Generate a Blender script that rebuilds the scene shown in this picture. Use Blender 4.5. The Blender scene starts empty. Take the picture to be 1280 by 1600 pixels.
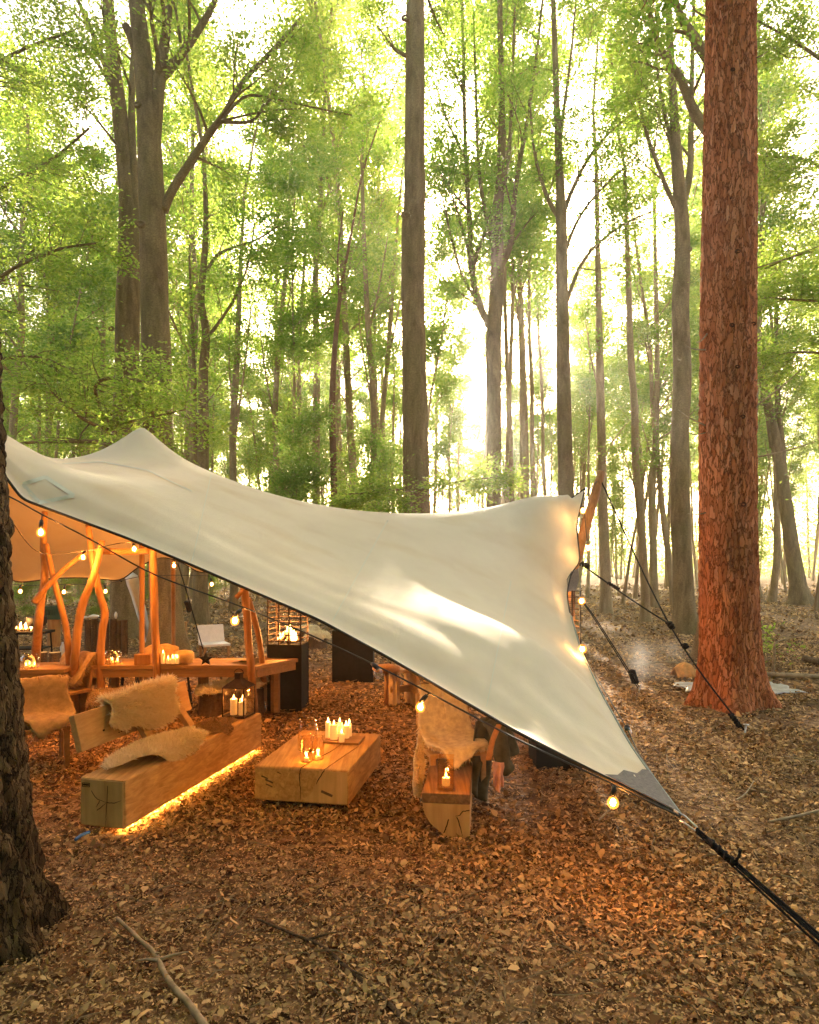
import bpy, bmesh, math, random
import numpy as np
from mathutils import Vector, noise as mnoise

rng = np.random.default_rng(7)
random.seed(7)
R = math.radians
sc = bpy.context.scene
COL = sc.collection

# ------------------------------------------------------------------ camera, sky, sun, exposure
CAM_H, F, CX, HY = 2.0, 1000.0, 640.0, 880.0      # photo pixels: 1280 x 1600, horizon row 880
cam_d = bpy.data.cameras.new('camera')
cam = bpy.data.objects.new('camera', cam_d); COL.objects.link(cam)
cam.location = (0, 0, CAM_H); cam.rotation_euler = (R(90), 0, 0)
cam_d.sensor_fit = 'VERTICAL'; cam_d.sensor_height = 36.0; cam_d.sensor_width = 28.8
cam_d.lens = F / 1600 * 36.0
cam_d.shift_y = (HY - 800) / 1600
cam_d.clip_start = 0.05; cam_d.clip_end = 2000
sc.camera = cam

SUN_EL, SUN_AZ = R(19.0), R(5.6)                   # seen in the picture just right of the middle trunk
world = bpy.data.worlds.new('World'); sc.world = world; world.use_nodes = True
wn = world.node_tree.nodes; wl = world.node_tree.links
sky = wn.new('ShaderNodeTexSky'); sky.sky_type = 'NISHITA'; sky.sun_disc = False
sky.sun_elevation = SUN_EL; sky.sun_rotation = SUN_AZ
sky.air_density = 0.6; sky.dust_density = 5.0; sky.ozone_density = 0.6
warm = wn.new('ShaderNodeMix'); warm.data_type = 'RGBA'; warm.blend_type = 'MULTIPLY'; warm.inputs[0].default_value = 1.0
warm.inputs[7].default_value = (1.0, 0.88, 0.69, 1)      # the photograph's warm white balance
wl.new(sky.outputs['Color'], warm.inputs[6]); wl.new(warm.outputs[2], wn['Background'].inputs['Color'])
wn['Background'].inputs['Strength'].default_value = 0.15

sun_l = bpy.data.lights.new('sun', 'SUN'); sun_l.energy = 4.8; sun_l.angle = R(0.7); sun_l.color = (1, 0.86, 0.66)
sun_o = bpy.data.objects.new('sun', sun_l); COL.objects.link(sun_o)
sdir = Vector((math.sin(SUN_AZ) * math.cos(SUN_EL), math.cos(SUN_AZ) * math.cos(SUN_EL), math.sin(SUN_EL)))
sun_o.rotation_euler = sdir.to_track_quat('Z', 'Y').to_euler(); sun_o.location = (0, 0, 40)

vs = sc.view_settings
vs.view_transform = 'Standard'; vs.look = 'None'; vs.gamma = 1.0; vs.use_curve_mapping = False
vs.exposure = 2.76
cy = sc.cycles
cy.max_bounces = 7; cy.diffuse_bounces = 3; cy.glossy_bounces = 3; cy.transmission_bounces = 6
cy.transparent_max_bounces = 16; cy.volume_bounces = 1
cy.caustics_reflective = False; cy.caustics_refractive = False
cy.use_denoising = True; cy.sample_clamp_indirect = 6.0
cy.use_adaptive_sampling = False
cy.use_light_tree = True

FEST, CAND, FIRE, HAZE = 10.0, 1.7, 26.0, 0.0010     # bulb, candle and fire power, air density

# ------------------------------------------------------------------ pixel helpers (a pixel gives a direction; d is the distance it stands at)
def P(px, py, d):
    return np.array([(px - CX) / F * d, d, CAM_H - (py - HY) / F * d])
def G(px, py, z=0.0):
    d = (CAM_H - z) * F / (py - HY)
    return np.array([(px - CX) / F * d, d, z])

# ------------------------------------------------------------------ materials
MATS = {}
def mat(name, build):
    if name in MATS: return MATS[name]
    m = bpy.data.materials.new(name); m.use_nodes = True
    nt = m.node_tree
    for n in list(nt.nodes): nt.nodes.remove(n)
    out = nt.nodes.new('ShaderNodeOutputMaterial')
    build(nt, out); MATS[name] = m
    return m
def N(nt, t, **kw):
    n = nt.nodes.new(t)
    for k, v in kw.items():
        if k in n.inputs.keys(): n.inputs[k].default_value = v
        else: setattr(n, k, v)
    return n
def ramp(nt, fac, stops):
    r = nt.nodes.new('ShaderNodeValToRGB')
    e = r.color_ramp.elements
    while len(e) < len(stops): e.new(0.5)
    for i, (p, c) in enumerate(stops):
        e[i].position = p; e[i].color = (*c, 1)
    nt.links.new(fac, r.inputs['Fac'])
    return r.outputs['Color']
def coords(nt, scale=(1, 1, 1), kind='Object'):
    tc = nt.nodes.new('ShaderNodeTexCoord'); mp = nt.nodes.new('ShaderNodeMapping')
    mp.inputs['Scale'].default_value = scale
    nt.links.new(tc.outputs[kind], mp.inputs['Vector'])
    return mp.outputs['Vector']
def noise_fac(nt, vec, scale, detail=5, rough=0.6, dist=0.0):
    n = N(nt, 'ShaderNodeTexNoise', Scale=scale, Detail=detail, Roughness=rough, Distortion=dist)
    nt.links.new(vec, n.inputs['Vector']); return n.outputs['Fac']
def bump(nt, height, strength, dist=0.02):
    b = N(nt, 'ShaderNodeBump', Strength=strength, Distance=dist)
    nt.links.new(height, b.inputs['Height']); return b.outputs['Normal']
def princ(nt, out, color, rough=0.8, normal=None, **kw):
    kw.setdefault('Specular IOR Level', 0.12 if rough > 0.6 else 0.4)
    p = N(nt, 'ShaderNodeBsdfPrincipled', Roughness=rough, **kw)
    if hasattr(color, 'links'): nt.links.new(color, p.inputs['Base Color'])
    else: p.inputs['Base Color'].default_value = (*color, 1)
    if normal is not None: nt.links.new(normal, p.inputs['Normal'])
    nt.links.new(p.outputs[0], out.inputs['Surface']); return p

def m_simple(name, color, rough=0.7, nscale=8, var=0.25, bstr=0.15, vec_scale=(1, 1, 1), **kw):
    def b(nt, out):
        v = coords(nt, vec_scale); f = noise_fac(nt, v, nscale)
        c = np.array(color)
        col = ramp(nt, f, [(0.3, tuple(c * (1 - var))), (0.7, tuple(np.minimum(c * (1 + var), 1)))])
        princ(nt, out, col, rough, bump(nt, f, bstr, 0.01), **kw)
    return mat(name, b)

def m_bark(name, dark, light, moss=None, vs=(1, 1, 0.25), scale=9, bs=0.5, patch=1.3):
    def b(nt, out):
        v = coords(nt, vs)
        f = noise_fac(nt, v, scale, 8, 0.65, 0.4)
        col = ramp(nt, f, [(0.28, dark), (0.72, light)])
        v2 = coords(nt, (1, 1, 0.6)); f2 = noise_fac(nt, v2, patch, 4, 0.6)
        mx = N(nt, 'ShaderNodeMix', data_type='RGBA', blend_type='MIX')
        rr = ramp(nt, f2, [(0.45, (0, 0, 0)), (0.65, (0.6, 0.6, 0.6))])
        nt.links.new(rr, mx.inputs[0]); nt.links.new(col, mx.inputs[6])
        mx.inputs[7].default_value = (*(moss or tuple(np.array(light) * 1.15)), 1)
        f3 = noise_fac(nt, coords(nt, (1, 1, 2.2)), 26, 6, 0.7)
        m3 = N(nt, 'ShaderNodeMix', data_type='RGBA', blend_type='MULTIPLY'); m3.inputs[0].default_value = 0.75
        nt.links.new(mx.outputs[2], m3.inputs[6]); nt.links.new(ramp(nt, f3, [(0.35, (0.5, 0.46, 0.42)), (0.6, (1.1, 1.08, 1.05))]), m3.inputs[7])
        hb = N(nt, 'ShaderNodeMath', operation='MULTIPLY_ADD'); hb.inputs[1].default_value = 0.5
        nt.links.new(f3, hb.inputs[0]); nt.links.new(f, hb.inputs[2])
        princ(nt, out, m3.outputs[2], 0.9, bump(nt, hb.outputs[0], bs * 1.5, 0.03))
    return mat(name, b)

def m_plates(nt, out, SC, C1, C2, C3, CC, B, WARP=0.11):
    v = coords(nt, (1, 1, 0.24))
    nz = N(nt, 'ShaderNodeTexNoise', Scale=7.0, Detail=6, Roughness=0.65); nt.links.new(v, nz.inputs['Vector'])
    add = N(nt, 'ShaderNodeMix', data_type='VECTOR'); add.inputs[0].default_value = WARP
    nt.links.new(v, add.inputs[4]); nt.links.new(nz.outputs['Color'], add.inputs[5])
    vo = N(nt, 'ShaderNodeTexVoronoi', Scale=SC, feature='DISTANCE_TO_EDGE'); nt.links.new(add.outputs[1], vo.inputs['Vector'])
    vc = N(nt, 'ShaderNodeTexVoronoi', Scale=SC); nt.links.new(add.outputs[1], vc.inputs['Vector'])
    sp = N(nt, 'ShaderNodeSeparateColor'); nt.links.new(vc.outputs['Color'], sp.inputs[0])
    f = noise_fac(nt, coords(nt, (1, 1, 0.5)), 42, 8, 0.75)
    mixf = N(nt, 'ShaderNodeMath', operation='MULTIPLY_ADD'); mixf.inputs[1].default_value = 0.45
    nt.links.new(sp.outputs[0], mixf.inputs[0]); sc_ = N(nt, 'ShaderNodeMath', operation='MULTIPLY'); sc_.inputs[1].default_value = 0.6
    nt.links.new(f, sc_.inputs[0]); nt.links.new(sc_.outputs[0], mixf.inputs[2])
    crack = ramp(nt, vo.outputs['Distance'], [(0.0, (0.05, 0.05, 0.05)), (0.085, (1, 1, 1))])
    col = ramp(nt, mixf.outputs[0], [(0.2, C1), (0.5, C2), (0.8, C3)])
    big = noise_fac(nt, coords(nt, (1, 1, 0.4)), 1.6, 3)
    mx0 = N(nt, 'ShaderNodeMix', data_type='RGBA', blend_type='MULTIPLY'); mx0.inputs[0].default_value = 0.8
    nt.links.new(col, mx0.inputs[6]); nt.links.new(ramp(nt, big, [(0.35, (0.68, 0.66, 0.66)), (0.65, (1.1, 1.0, 0.95))]), mx0.inputs[7])
    mx = N(nt, 'ShaderNodeMix', data_type='RGBA')
    nt.links.new(crack, mx.inputs[0]); mx.inputs[6].default_value = (*CC, 1); nt.links.new(mx0.outputs[2], mx.inputs[7])
    hm = N(nt, 'ShaderNodeMath', operation='MULTIPLY_ADD'); hm.inputs[1].default_value = 0.6
    nt.links.new(f, hm.inputs[0]); nt.links.new(crack, hm.inputs[2])
    princ(nt, out, mx.outputs[2], 0.88, bump(nt, hm.outputs[0], 0.9, B))
def m_leaf(name, c1, c2, t1, t2, trans=0.5, rough=0.55, spec=0.3):
    def b(nt, out):
        ge = N(nt, 'ShaderNodeNewGeometry')
        colr = ramp(nt, ge.outputs['Random Per Island'], [(0.0, c1), (1.0, c2)])
        colt = ramp(nt, ge.outputs['Random Per Island'], [(0.0, t1), (1.0, t2)])
        d = N(nt, 'ShaderNodeBsdfPrincipled', Roughness=rough, **{'Specular IOR Level': spec}); nt.links.new(colr, d.inputs['Base Color'])
        t = N(nt, 'ShaderNodeBsdfTranslucent'); nt.links.new(colt, t.inputs['Color'])
        mx = N(nt, 'ShaderNodeMixShader'); mx.inputs[0].default_value = trans
        nt.links.new(d.outputs[0], mx.inputs[1]); nt.links.new(t.outputs[0], mx.inputs[2])
        nt.links.new(mx.outputs[0], out.inputs['Surface'])
    return mat(name, b)

def m_canvas(nt, out):
    v = coords(nt); f = noise_fac(nt, v, 1.6, 4); fw = noise_fac(nt, v, 220, 2)
    st = coords(nt, (2.0, 0.5, 1.0)); fs = noise_fac(nt, st, 3.2, 3, 0.5, 0.6)
    col = ramp(nt, f, [(0.3, (0.75, 0.625, 0.465)), (0.75, (0.83, 0.71, 0.54))])
    dirt = noise_fac(nt, coords(nt, (0.8, 1.6, 1.0)), 1.3, 2, 0.5)
    md = N(nt, 'ShaderNodeMix', data_type='RGBA', blend_type='MULTIPLY'); md.inputs[0].default_value = 1.0
    nt.links.new(col, md.inputs[6]); nt.links.new(ramp(nt, dirt, [(0.52, (1, 1, 1)), (0.80, (0.90, 0.84, 0.74))]), md.inputs[7]); col = md.outputs[2]
    ad = N(nt, 'ShaderNodeMath', operation='MULTIPLY_ADD'); ad.inputs[1].default_value = 6.0
    nt.links.new(fs, ad.inputs[0]); nt.links.new(fw, ad.inputs[2])
    nb = bump(nt, ad.outputs[0], 0.12, 0.008)
    d = N(nt, 'ShaderNodeBsdfPrincipled', Roughness=0.9, **{'Specular IOR Level': 0.12}); nt.links.new(col, d.inputs['Base Color']); nt.links.new(nb, d.inputs['Normal'])
    t = N(nt, 'ShaderNodeBsdfTranslucent'); t.inputs['Color'].default_value = (0.62, 0.42, 0.22, 1)
    mx = N(nt, 'ShaderNodeMixShader'); mx.inputs[0].default_value = 0.05
    nt.links.new(d.outputs[0], mx.inputs[1]); nt.links.new(t.outputs[0], mx.inputs[2])
    nt.links.new(mx.outputs[0], out.inputs['Surface'])

def m_ground(nt, out):
    v = coords(nt, kind='Object')
    f = noise_fac(nt, v, 22, 8, 0.7); f2 = noise_fac(nt, v, 0.45, 4)
    vo = N(nt, 'ShaderNodeTexVoronoi', Scale=16.0, Randomness=1.0); nt.links.new(v, vo.inputs['Vector'])
    sep = N(nt, 'ShaderNodeSeparateColor'); nt.links.new(vo.outputs['Color'], sep.inputs[0])
    col = ramp(nt, sep.outputs[0], [(0.0, (0.06, 0.030, 0.013)), (0.45, (0.26, 0.15, 0.07)), (1.0, (0.50, 0.33, 0.17))])
    mx = N(nt, 'ShaderNodeMix', data_type='RGBA', blend_type='MULTIPLY'); mx.inputs[0].default_value = 0.8
    nt.links.new(col, mx.inputs[6]); nt.links.new(ramp(nt, f, [(0.3, (0.35, 0.3, 0.26)), (0.62, (1, 1, 1))]), mx.inputs[7])
    mx2 = N(nt, 'ShaderNodeMix', data_type='RGBA', blend_type='MULTIPLY'); mx2.inputs[0].default_value = 1.0
    nt.links.new(mx.outputs[2], mx2.inputs[6]); nt.links.new(ramp(nt, f2, [(0.3, (0.72, 0.70, 0.68)), (0.7, (1.1, 1.05, 1.0))]), mx2.inputs[7])
    princ(nt, out, mx2.outputs[2], 0.95, bump(nt, vo.outputs['Distance'], 0.6, 0.03))

def m_wood(name, dark, light, axis=1, scale=3.0, ring=26, rough=0.62):
    def b(nt, out):
        s = [1, 1, 1]; s[axis] = 0.07
        v = coords(nt, tuple(s)); f = noise_fac(nt, v, ring, 6, 0.6, 0.8)
        v2 = coords(nt); f2 = noise_fac(nt, v2, scale, 3)
        col = ramp(nt, f, [(0.25, dark), (0.7, light)])
        mx = N(nt, 'ShaderNodeMix', data_type='RGBA', blend_type='MULTIPLY'); mx.inputs[0].default_value = 0.6
        nt.links.new(col, mx.inputs[6]); nt.links.new(ramp(nt, f2, [(0.3, (0.62, 0.58, 0.52)), (0.68, (1, 1, 1))]), mx.inputs[7])
        princ(nt, out, mx.outputs[2], rough, bump(nt, f, 0.25, 0.006))
    return mat(name, b)

def m_emit(name, color, strength):
    def b(nt, out):
        e = N(nt, 'ShaderNodeEmission'); e.inputs[0].default_value = (*color, 1); e.inputs[1].default_value = strength
        nt.links.new(e.outputs[0], out.inputs['Surface'])
    return mat(name, b)
def m_glass(name, color=(1, 0.97, 0.92), rough=0.02):
    # thin glass: mostly clear with a mirror-like sheen at grazing angles
    def b(nt, out):
        lw = N(nt, 'ShaderNodeLayerWeight', Blend=0.35); fr = N(nt, 'ShaderNodeMath', operation='POWER'); fr.inputs[1].default_value = 1.7
        fs = N(nt, 'ShaderNodeMath', operation='MULTIPLY_ADD'); fs.inputs[1].default_value = 0.85; fs.inputs[2].default_value = 0.07
        nt.links.new(lw.outputs['Facing'], fr.inputs[0]); nt.links.new(fr.outputs[0], fs.inputs[0]); fr = fs
        t = N(nt, 'ShaderNodeBsdfTransparent'); t.inputs[0].default_value = (*color, 1)
        g = N(nt, 'ShaderNodeBsdfGlossy', Roughness=rough)
        mx = N(nt, 'ShaderNodeMixShader')
        nt.links.new(fr.outputs[0], mx.inputs[0]); nt.links.new(t.outputs[0], mx.inputs[1]); nt.links.new(g.outputs[0], mx.inputs[2])
        nt.links.new(mx.outputs[0], out.inputs['Surface'])
    return mat(name, b)
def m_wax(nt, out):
    princ(nt, out, (0.82, 0.72, 0.5), 0.5, **{'Subsurface Weight': 0.0, 'Emission Color': (1, 0.42, 0.10, 1), 'Emission Strength': 0.07})  # faint warm emission put into the wax as glow from the flame

M_CANVAS = mat('canvas', m_canvas)
M_GROUND = mat('ground', m_ground)
M_PINE = mat('pine_bark', lambda nt, out: m_plates(nt, out, 23.0, (0.40, 0.115, 0.040), (0.62, 0.205, 0.078), (0.78, 0.32, 0.14), (0.19, 0.05, 0.018), 0.03, 0.17))
M_FURROW = mat('furrowed_bark', lambda nt, out: m_plates(nt, out, 32.0, (0.04, 0.027, 0.013), (0.12, 0.08, 0.036), (0.27, 0.185, 0.085), (0.014, 0.009, 0.005), 0.06, 0.15))
M_BEECH = m_bark('beech_bark', (0.16, 0.105, 0.05), (0.42, 0.295, 0.15), (0.25, 0.20, 0.08), bs=0.45, scale=6)
M_BEECH2 = m_bark('slim_bark', (0.24, 0.155, 0.075), (0.54, 0.385, 0.205), (0.34, 0.27, 0.12), scale=5, bs=0.35)
M_LEAF_A = m_leaf('leaf_beech', (0.06, 0.115, 0.016), (0.15, 0.21, 0.03), (0.34, 0.56, 0.05), (0.74, 0.80, 0.14), trans=0.6)
M_LEAF_B = m_leaf('leaf_hornbeam', (0.05, 0.105, 0.016), (0.13, 0.20, 0.03), (0.28, 0.54, 0.05), (0.66, 0.76, 0.13), trans=0.6)
M_LEAF_C = m_leaf('leaf_far', (0.06, 0.11, 0.02), (0.13, 0.19, 0.035), (0.28, 0.52, 0.06), (0.62, 0.72, 0.14), trans=0.6)
M_LITTER = m_leaf('dead_leaf', (0.085, 0.036, 0.013), (0.82, 0.52, 0.23), (0.10, 0.045, 0.016), (0.45, 0.26, 0.11), trans=0.12, rough=0.85, spec=0.06)
M_TWIG = m_simple('twig', (0.25, 0.17, 0.09), 0.9, 30)
M_STICK = m_simple('dead_wood', (0.34, 0.25, 0.15), 0.85, 14, 0.4, 0.4)
M_BEAM = m_wood('oak_beam', (0.36, 0.195, 0.07), (0.72, 0.47, 0.19))
M_END = m_wood('oak_end_grain', (0.48, 0.29, 0.115), (0.78, 0.54, 0.25), axis=2, ring=9)
M_PLANK = m_wood('pine_plank', (0.48, 0.29, 0.13), (0.66, 0.44, 0.21))
M_POLE = m_wood('peeled_pole', (0.30, 0.14, 0.055), (0.52, 0.28, 0.115), axis=2, ring=22)
M_TABLE = m_wood('table_wood', (0.30, 0.17, 0.08), (0.46, 0.28, 0.13), axis=0)
M_STUMP = m_bark('stump_bark', (0.06, 0.04, 0.024), (0.20, 0.13, 0.075), scale=12, bs=0.7)
M_CRACK = m_simple('crack', (0.03, 0.017, 0.008), 0.95)
M_KNOT = m_simple('pine_knot', (0.13, 0.045, 0.022), 0.95, 40, 0.5, 0.6)
M_STEEL = m_simple('black_steel', (0.010, 0.009, 0.009), 0.7, 12, 0.5, 0.08)
M_RUST = m_simple('rusty_bar', (0.05, 0.028, 0.018), 0.7, 20, 0.4)
M_ROPE = m_simple('black_rope', (0.018, 0.017, 0.018), 0.85, 120, 0.4, 0.5)
M_CABLE = m_simple('rubber_cable', (0.03, 0.028, 0.026), 0.5, 30, 0.2, 0.02)
M_SOCKET = m_simple('socket', (0.02, 0.02, 0.02), 0.4)
M_HEM = m_simple('hem', (0.035, 0.032, 0.03), 0.8, 60)
M_TRIM = m_simple('hem_pale', (0.30, 0.33, 0.29), 0.8, 60)
M_PATCH = m_simple('corner_webbing', (0.20, 0.17, 0.155), 0.85, 50, 0.3, 0.3)
M_PATCHW = m_simple('sewn_patch', (0.72, 0.67, 0.55), 0.75, 40, 0.06, 0.1)
M_METAL = m_simple('galvanised', (0.55, 0.52, 0.5), 0.32, 20, 0.15, 0.05, Metallic=0.9)
M_WHITE = m_simple('white_paint', (0.72, 0.70, 0.66), 0.6, 10, 0.08)
M_WOOL = m_leaf('wool_cream', (0.80, 0.71, 0.50), (0.92, 0.85, 0.66), (0.85, 0.72, 0.48), (0.92, 0.82, 0.6), trans=0.42, rough=0.8)
M_WOOLB = m_leaf('wool_tan', (0.46, 0.32, 0.17), (0.68, 0.51, 0.30), (0.5, 0.33, 0.16), (0.65, 0.46, 0.25), trans=0.35, rough=0.8)
M_HIDE = m_leaf('hide_brown', (0.26, 0.16, 0.075), (0.46, 0.32, 0.17), (0.3, 0.2, 0.1), (0.4, 0.3, 0.15), trans=0.1, rough=0.8)
M_SKIN = m_simple('fleece_base', (0.84, 0.74, 0.54), 0.9, 20)
M_SKINB = m_simple('fleece_base_tan', (0.42, 0.29, 0.16), 0.9, 20)
M_BULB = m_emit('bulb_lit', (1.0, 0.58, 0.20), 30.0)
def m_lit_glass(nt, out):
    t = N(nt, 'ShaderNodeBsdfTransparent'); e = N(nt, 'ShaderNodeEmission'); e.inputs[0].default_value = (1, 0.30, 0.03, 1); e.inputs[1].default_value = 0.20
    a = N(nt, 'ShaderNodeAddShader'); nt.links.new(t.outputs[0], a.inputs[0]); nt.links.new(e.outputs[0], a.inputs[1]); nt.links.new(a.outputs[0], out.inputs['Surface'])
M_LITGLASS = mat('lit_bulb_glass', m_lit_glass)
M_BULBDIM = m_emit('bulb_lit_far', (1.0, 0.60, 0.22), 14.0)
M_FLAME = m_emit('flame', (1.0, 0.42, 0.09), 5.0)
M_LED = m_emit('led_strip', (1.0, 0.50, 0.12), 34.0)
M_GLASS = m_glass('glass')
M_GLASSA = m_glass('amber_glass', (1.0, 0.9, 0.72), 0.06)
M_WAX = mat('wax', m_wax)
M_GREENCRATE = m_simple('green_plastic', (0.02, 0.075, 0.05), 0.45)
M_COAT = m_simple('green_coat', (0.10, 0.10, 0.062), 0.9, 14, 0.35, 0.4)
M_COATL = m_simple('coat_lining', (0.52, 0.28, 0.11), 0.9, 20)
M_PINK = m_simple('pink_cloth', (0.72, 0.42, 0.34), 0.9, 14)
M_ORANGE = m_simple('orange_cloth', (0.62, 0.30, 0.09), 0.9, 10, 0.3, 0.3)
M_STONE = m_simple('pale_slab', (0.36, 0.35, 0.34), 0.35, 5, 0.12, 0.15)
M_BREAD = m_simple('bread', (0.62, 0.43, 0.2), 0.8, 12)
M_BLUE = m_simple('blue_tape', (0.05, 0.16, 0.42), 0.5)

# ------------------------------------------------------------------ mesh builder
class MB:
    def __init__(s, frame=None):
        s.v = []; s.f = []; s.n = 0
        s.o = np.zeros(3); s.Rm = np.eye(3)
        if frame is not None:
            s.o = np.array(frame[:3], float); a = frame[3]
            c, q = math.cos(a), math.sin(a); s.Rm = np.array([[c, -q, 0], [q, c, 0], [0, 0, 1]])
    def add(s, verts, faces):
        V = np.asarray(verts, float) @ s.Rm.T + s.o
        s.v.append(V); n = s.n
        s.f += [tuple(i + n for i in f) for f in faces]; s.n += len(V)
        return s
    def box(s, c, size, rot=None, ch=0.0, jit=0.0):
        hx, hy, hz = [q / 2 for q in size]
        if ch <= 0:
            V = np.array([(x, y, z) for z in (-hz, hz) for y in (-hy, hy) for x in (-hx, hx)])
            Fc = [(0, 2, 3, 1), (4, 5, 7, 6), (0, 1, 5, 4), (2, 6, 7, 3), (0, 4, 6, 2), (1, 3, 7, 5)]
        else:
            bm = bmesh.new(); bmesh.ops.create_cube(bm, size=1.0)
            for v in bm.verts: v.co = Vector((v.co.x * size[0], v.co.y * size[1], v.co.z * size[2]))
            bmesh.ops.bevel(bm, geom=list(bm.edges), offset=ch, segments=2, profile=0.5, affect='EDGES')
            bm.verts.index_update()
            V = np.array([v.co[:] for v in bm.verts]); Fc = [tuple(v.index for v in f.verts) for f in bm.faces]; bm.free()
        if jit: V = V + rng.normal(0, jit, V.shape)
        if rot is not None: V = V @ np.asarray(rot).T
        return s.add(V + np.array(c), Fc)
    def tube(s, pts, rad, sides=8, cap=True, wob=0.0):
        pts = np.asarray(pts, float); n = len(pts)
        rad = np.full(n, rad) if np.isscalar(rad) else np.asarray(rad, float)
        T = np.gradient(pts, axis=0); T /= np.linalg.norm(T, axis=1)[:, None] + 1e-9
        up = np.array([0, 0, 1.0]) if abs(T[0][2]) < 0.9 else np.array([0, 1.0, 0])
        U = np.zeros_like(pts); u = np.cross(up, T[0]); u /= np.linalg.norm(u)
        for i in range(n):
            u = u - T[i] * (u @ T[i]); u /= np.linalg.norm(u) + 1e-9; U[i] = u
        W = np.cross(T, U)
        a = np.arange(sides) / sides * 2 * math.pi
        rr = rad[:, None] * (1 + (rng.normal(0, wob, (n, sides)) if wob else 0))
        V = pts[:, None, :] + rr[..., None] * (np.cos(a)[None, :, None] * U[:, None, :] + np.sin(a)[None, :, None] * W[:, None, :])
        Fc = []
        for i in range(n - 1):
            for j in range(sides):
                k = (j + 1) % sides
                Fc.append((i * sides + j, i * sides + k, (i + 1) * sides + k, (i + 1) * sides + j))
        if cap:
            Fc.append(tuple(range(sides))[::-1]); Fc.append(tuple((n - 1) * sides + j for j in range(sides)))
        return s.add(V.reshape(-1, 3), Fc)
    def lathe(s, c, prof, sides=16, cap=True):
        a = np.arange(sides) / sides * 2 * math.pi
        V = np.array([(r * math.cos(t), r * math.sin(t), z) for r, z in prof for t in a]) + np.array(c)
        n = len(prof); Fc = []
        for i in range(n - 1):
            for j in range(sides):
                k = (j + 1) % sides
                Fc.append((i * sides + j, i * sides + k, (i + 1) * sides + k, (i + 1) * sides + j))
        if cap:
            Fc.append(tuple(range(sides))[::-1]); Fc.append(tuple((n - 1) * sides + j for j in range(sides)))
        return s.add(V, Fc)
    def grid(s, V):
        V = np.asarray(V, float); a, b = V.shape[:2]
        Fc = [(i * b + j, i * b + j + 1, (i + 1) * b + j + 1, (i + 1) * b + j) for i in range(a - 1) for j in range(b - 1)]
        return s.add(V.reshape(-1, 3), Fc)
    def arrays(s):
        return (np.concatenate(s.v) if s.v else np.zeros((0, 3))), s.f
    def build(s, name, m, parent=None, smooth=False, solid=0.0):
        V, Fc = s.arrays()
        return mesh_obj(name, V, Fc, m, parent, smooth, solid)
ORG = {}
def mesh_obj(name, V, Fc, m, parent=None, smooth=False, solid=0.0):
    org = ORG.get(parent.name, np.zeros(3)) if parent is not None else np.zeros(3)
    me = bpy.data.meshes.new(name)
    V = np.asarray(V) - org
    if isinstance(Fc, np.ndarray):
        nf, k = Fc.shape
        me.vertices.add(len(V)); me.vertices.foreach_set('co', V.astype(np.float32).ravel())
        me.loops.add(nf * k); me.loops.foreach_set('vertex_index', Fc.astype(np.int32).ravel())
        me.polygons.add(nf); me.polygons.foreach_set('loop_start', np.arange(0, nf * k, k, dtype=np.int32))
        me.update(calc_edges=True)
    else:
        me.from_pydata(V.tolist(), [], Fc)
    if smooth: me.polygons.foreach_set('use_smooth', np.ones(len(me.polygons), bool))
    me.materials.append(m)
    o = bpy.data.objects.new(name, me); COL.objects.link(o)
    if parent is not None: o.parent = parent
    ORG[o.name] = org
    if solid:
        md = o.modifiers.new('thickness', 'SOLIDIFY'); md.thickness = solid; md.offset = 0
    return o
def tag(o, label, cat, group=None):
    o['label'] = label; o['category'] = cat
    if group: o['group'] = group
    return o
def thing(name, label, cat, loc, group=None):
    o = bpy.data.objects.new(name, None); COL.objects.link(o); o.location = loc
    o.empty_display_size = 0.2; ORG[o.name] = np.array(loc, float)
    return tag(o, label, cat, group)
def copy_tree(o, parent=None):
    c = o.copy(); COL.objects.link(c); c.parent = parent
    for ch in list(o.children): copy_tree(ch, c)
    return c
def lamp(parent, pos, power, color=(1, 0.33, 0.045), size=0.03):
    l = bpy.data.lights.new('bulb_light', 'POINT'); l.energy = power; l.color = color; l.shadow_soft_size = size
    o = bpy.data.objects.new('bulb_light', l); COL.objects.link(o); o.parent = parent
    o.location = np.asarray(pos) - ORG[parent.name]
    return o
def rotx(a): c, s = math.cos(a), math.sin(a); return np.array([[1, 0, 0], [0, c, -s], [0, s, c]])
def roty(a): c, s = math.cos(a), math.sin(a); return np.array([[c, 0, s], [0, 1, 0], [-s, 0, c]])
def rotz(a): c, s = math.cos(a), math.sin(a); return np.array([[c, -s, 0], [s, c, 0], [0, 0, 1]])
def smoothline(pts, n):
    pts = np.asarray(pts, float); t = np.linspace(0, len(pts) - 1, n)
    out = []
    for q in t:
        i = min(int(q), len(pts) - 2); f = q - i
        p0 = pts[max(i - 1, 0)]; p1 = pts[i]; p2 = pts[i + 1]; p3 = pts[min(i + 2, len(pts) - 1)]
        out.append(0.5 * (2 * p1 + (p2 - p0) * f + (2 * p0 - 5 * p1 + 4 * p2 - p3) * f * f + (3 * p1 - p0 - 3 * p2 + p3) * f ** 3))
    return np.array(out)
def fbm(x, y, z, s=1.0):
    return mnoise.fractal(Vector((x * s, y * s, z * s)), 0.8, 2.0, 4)

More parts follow.
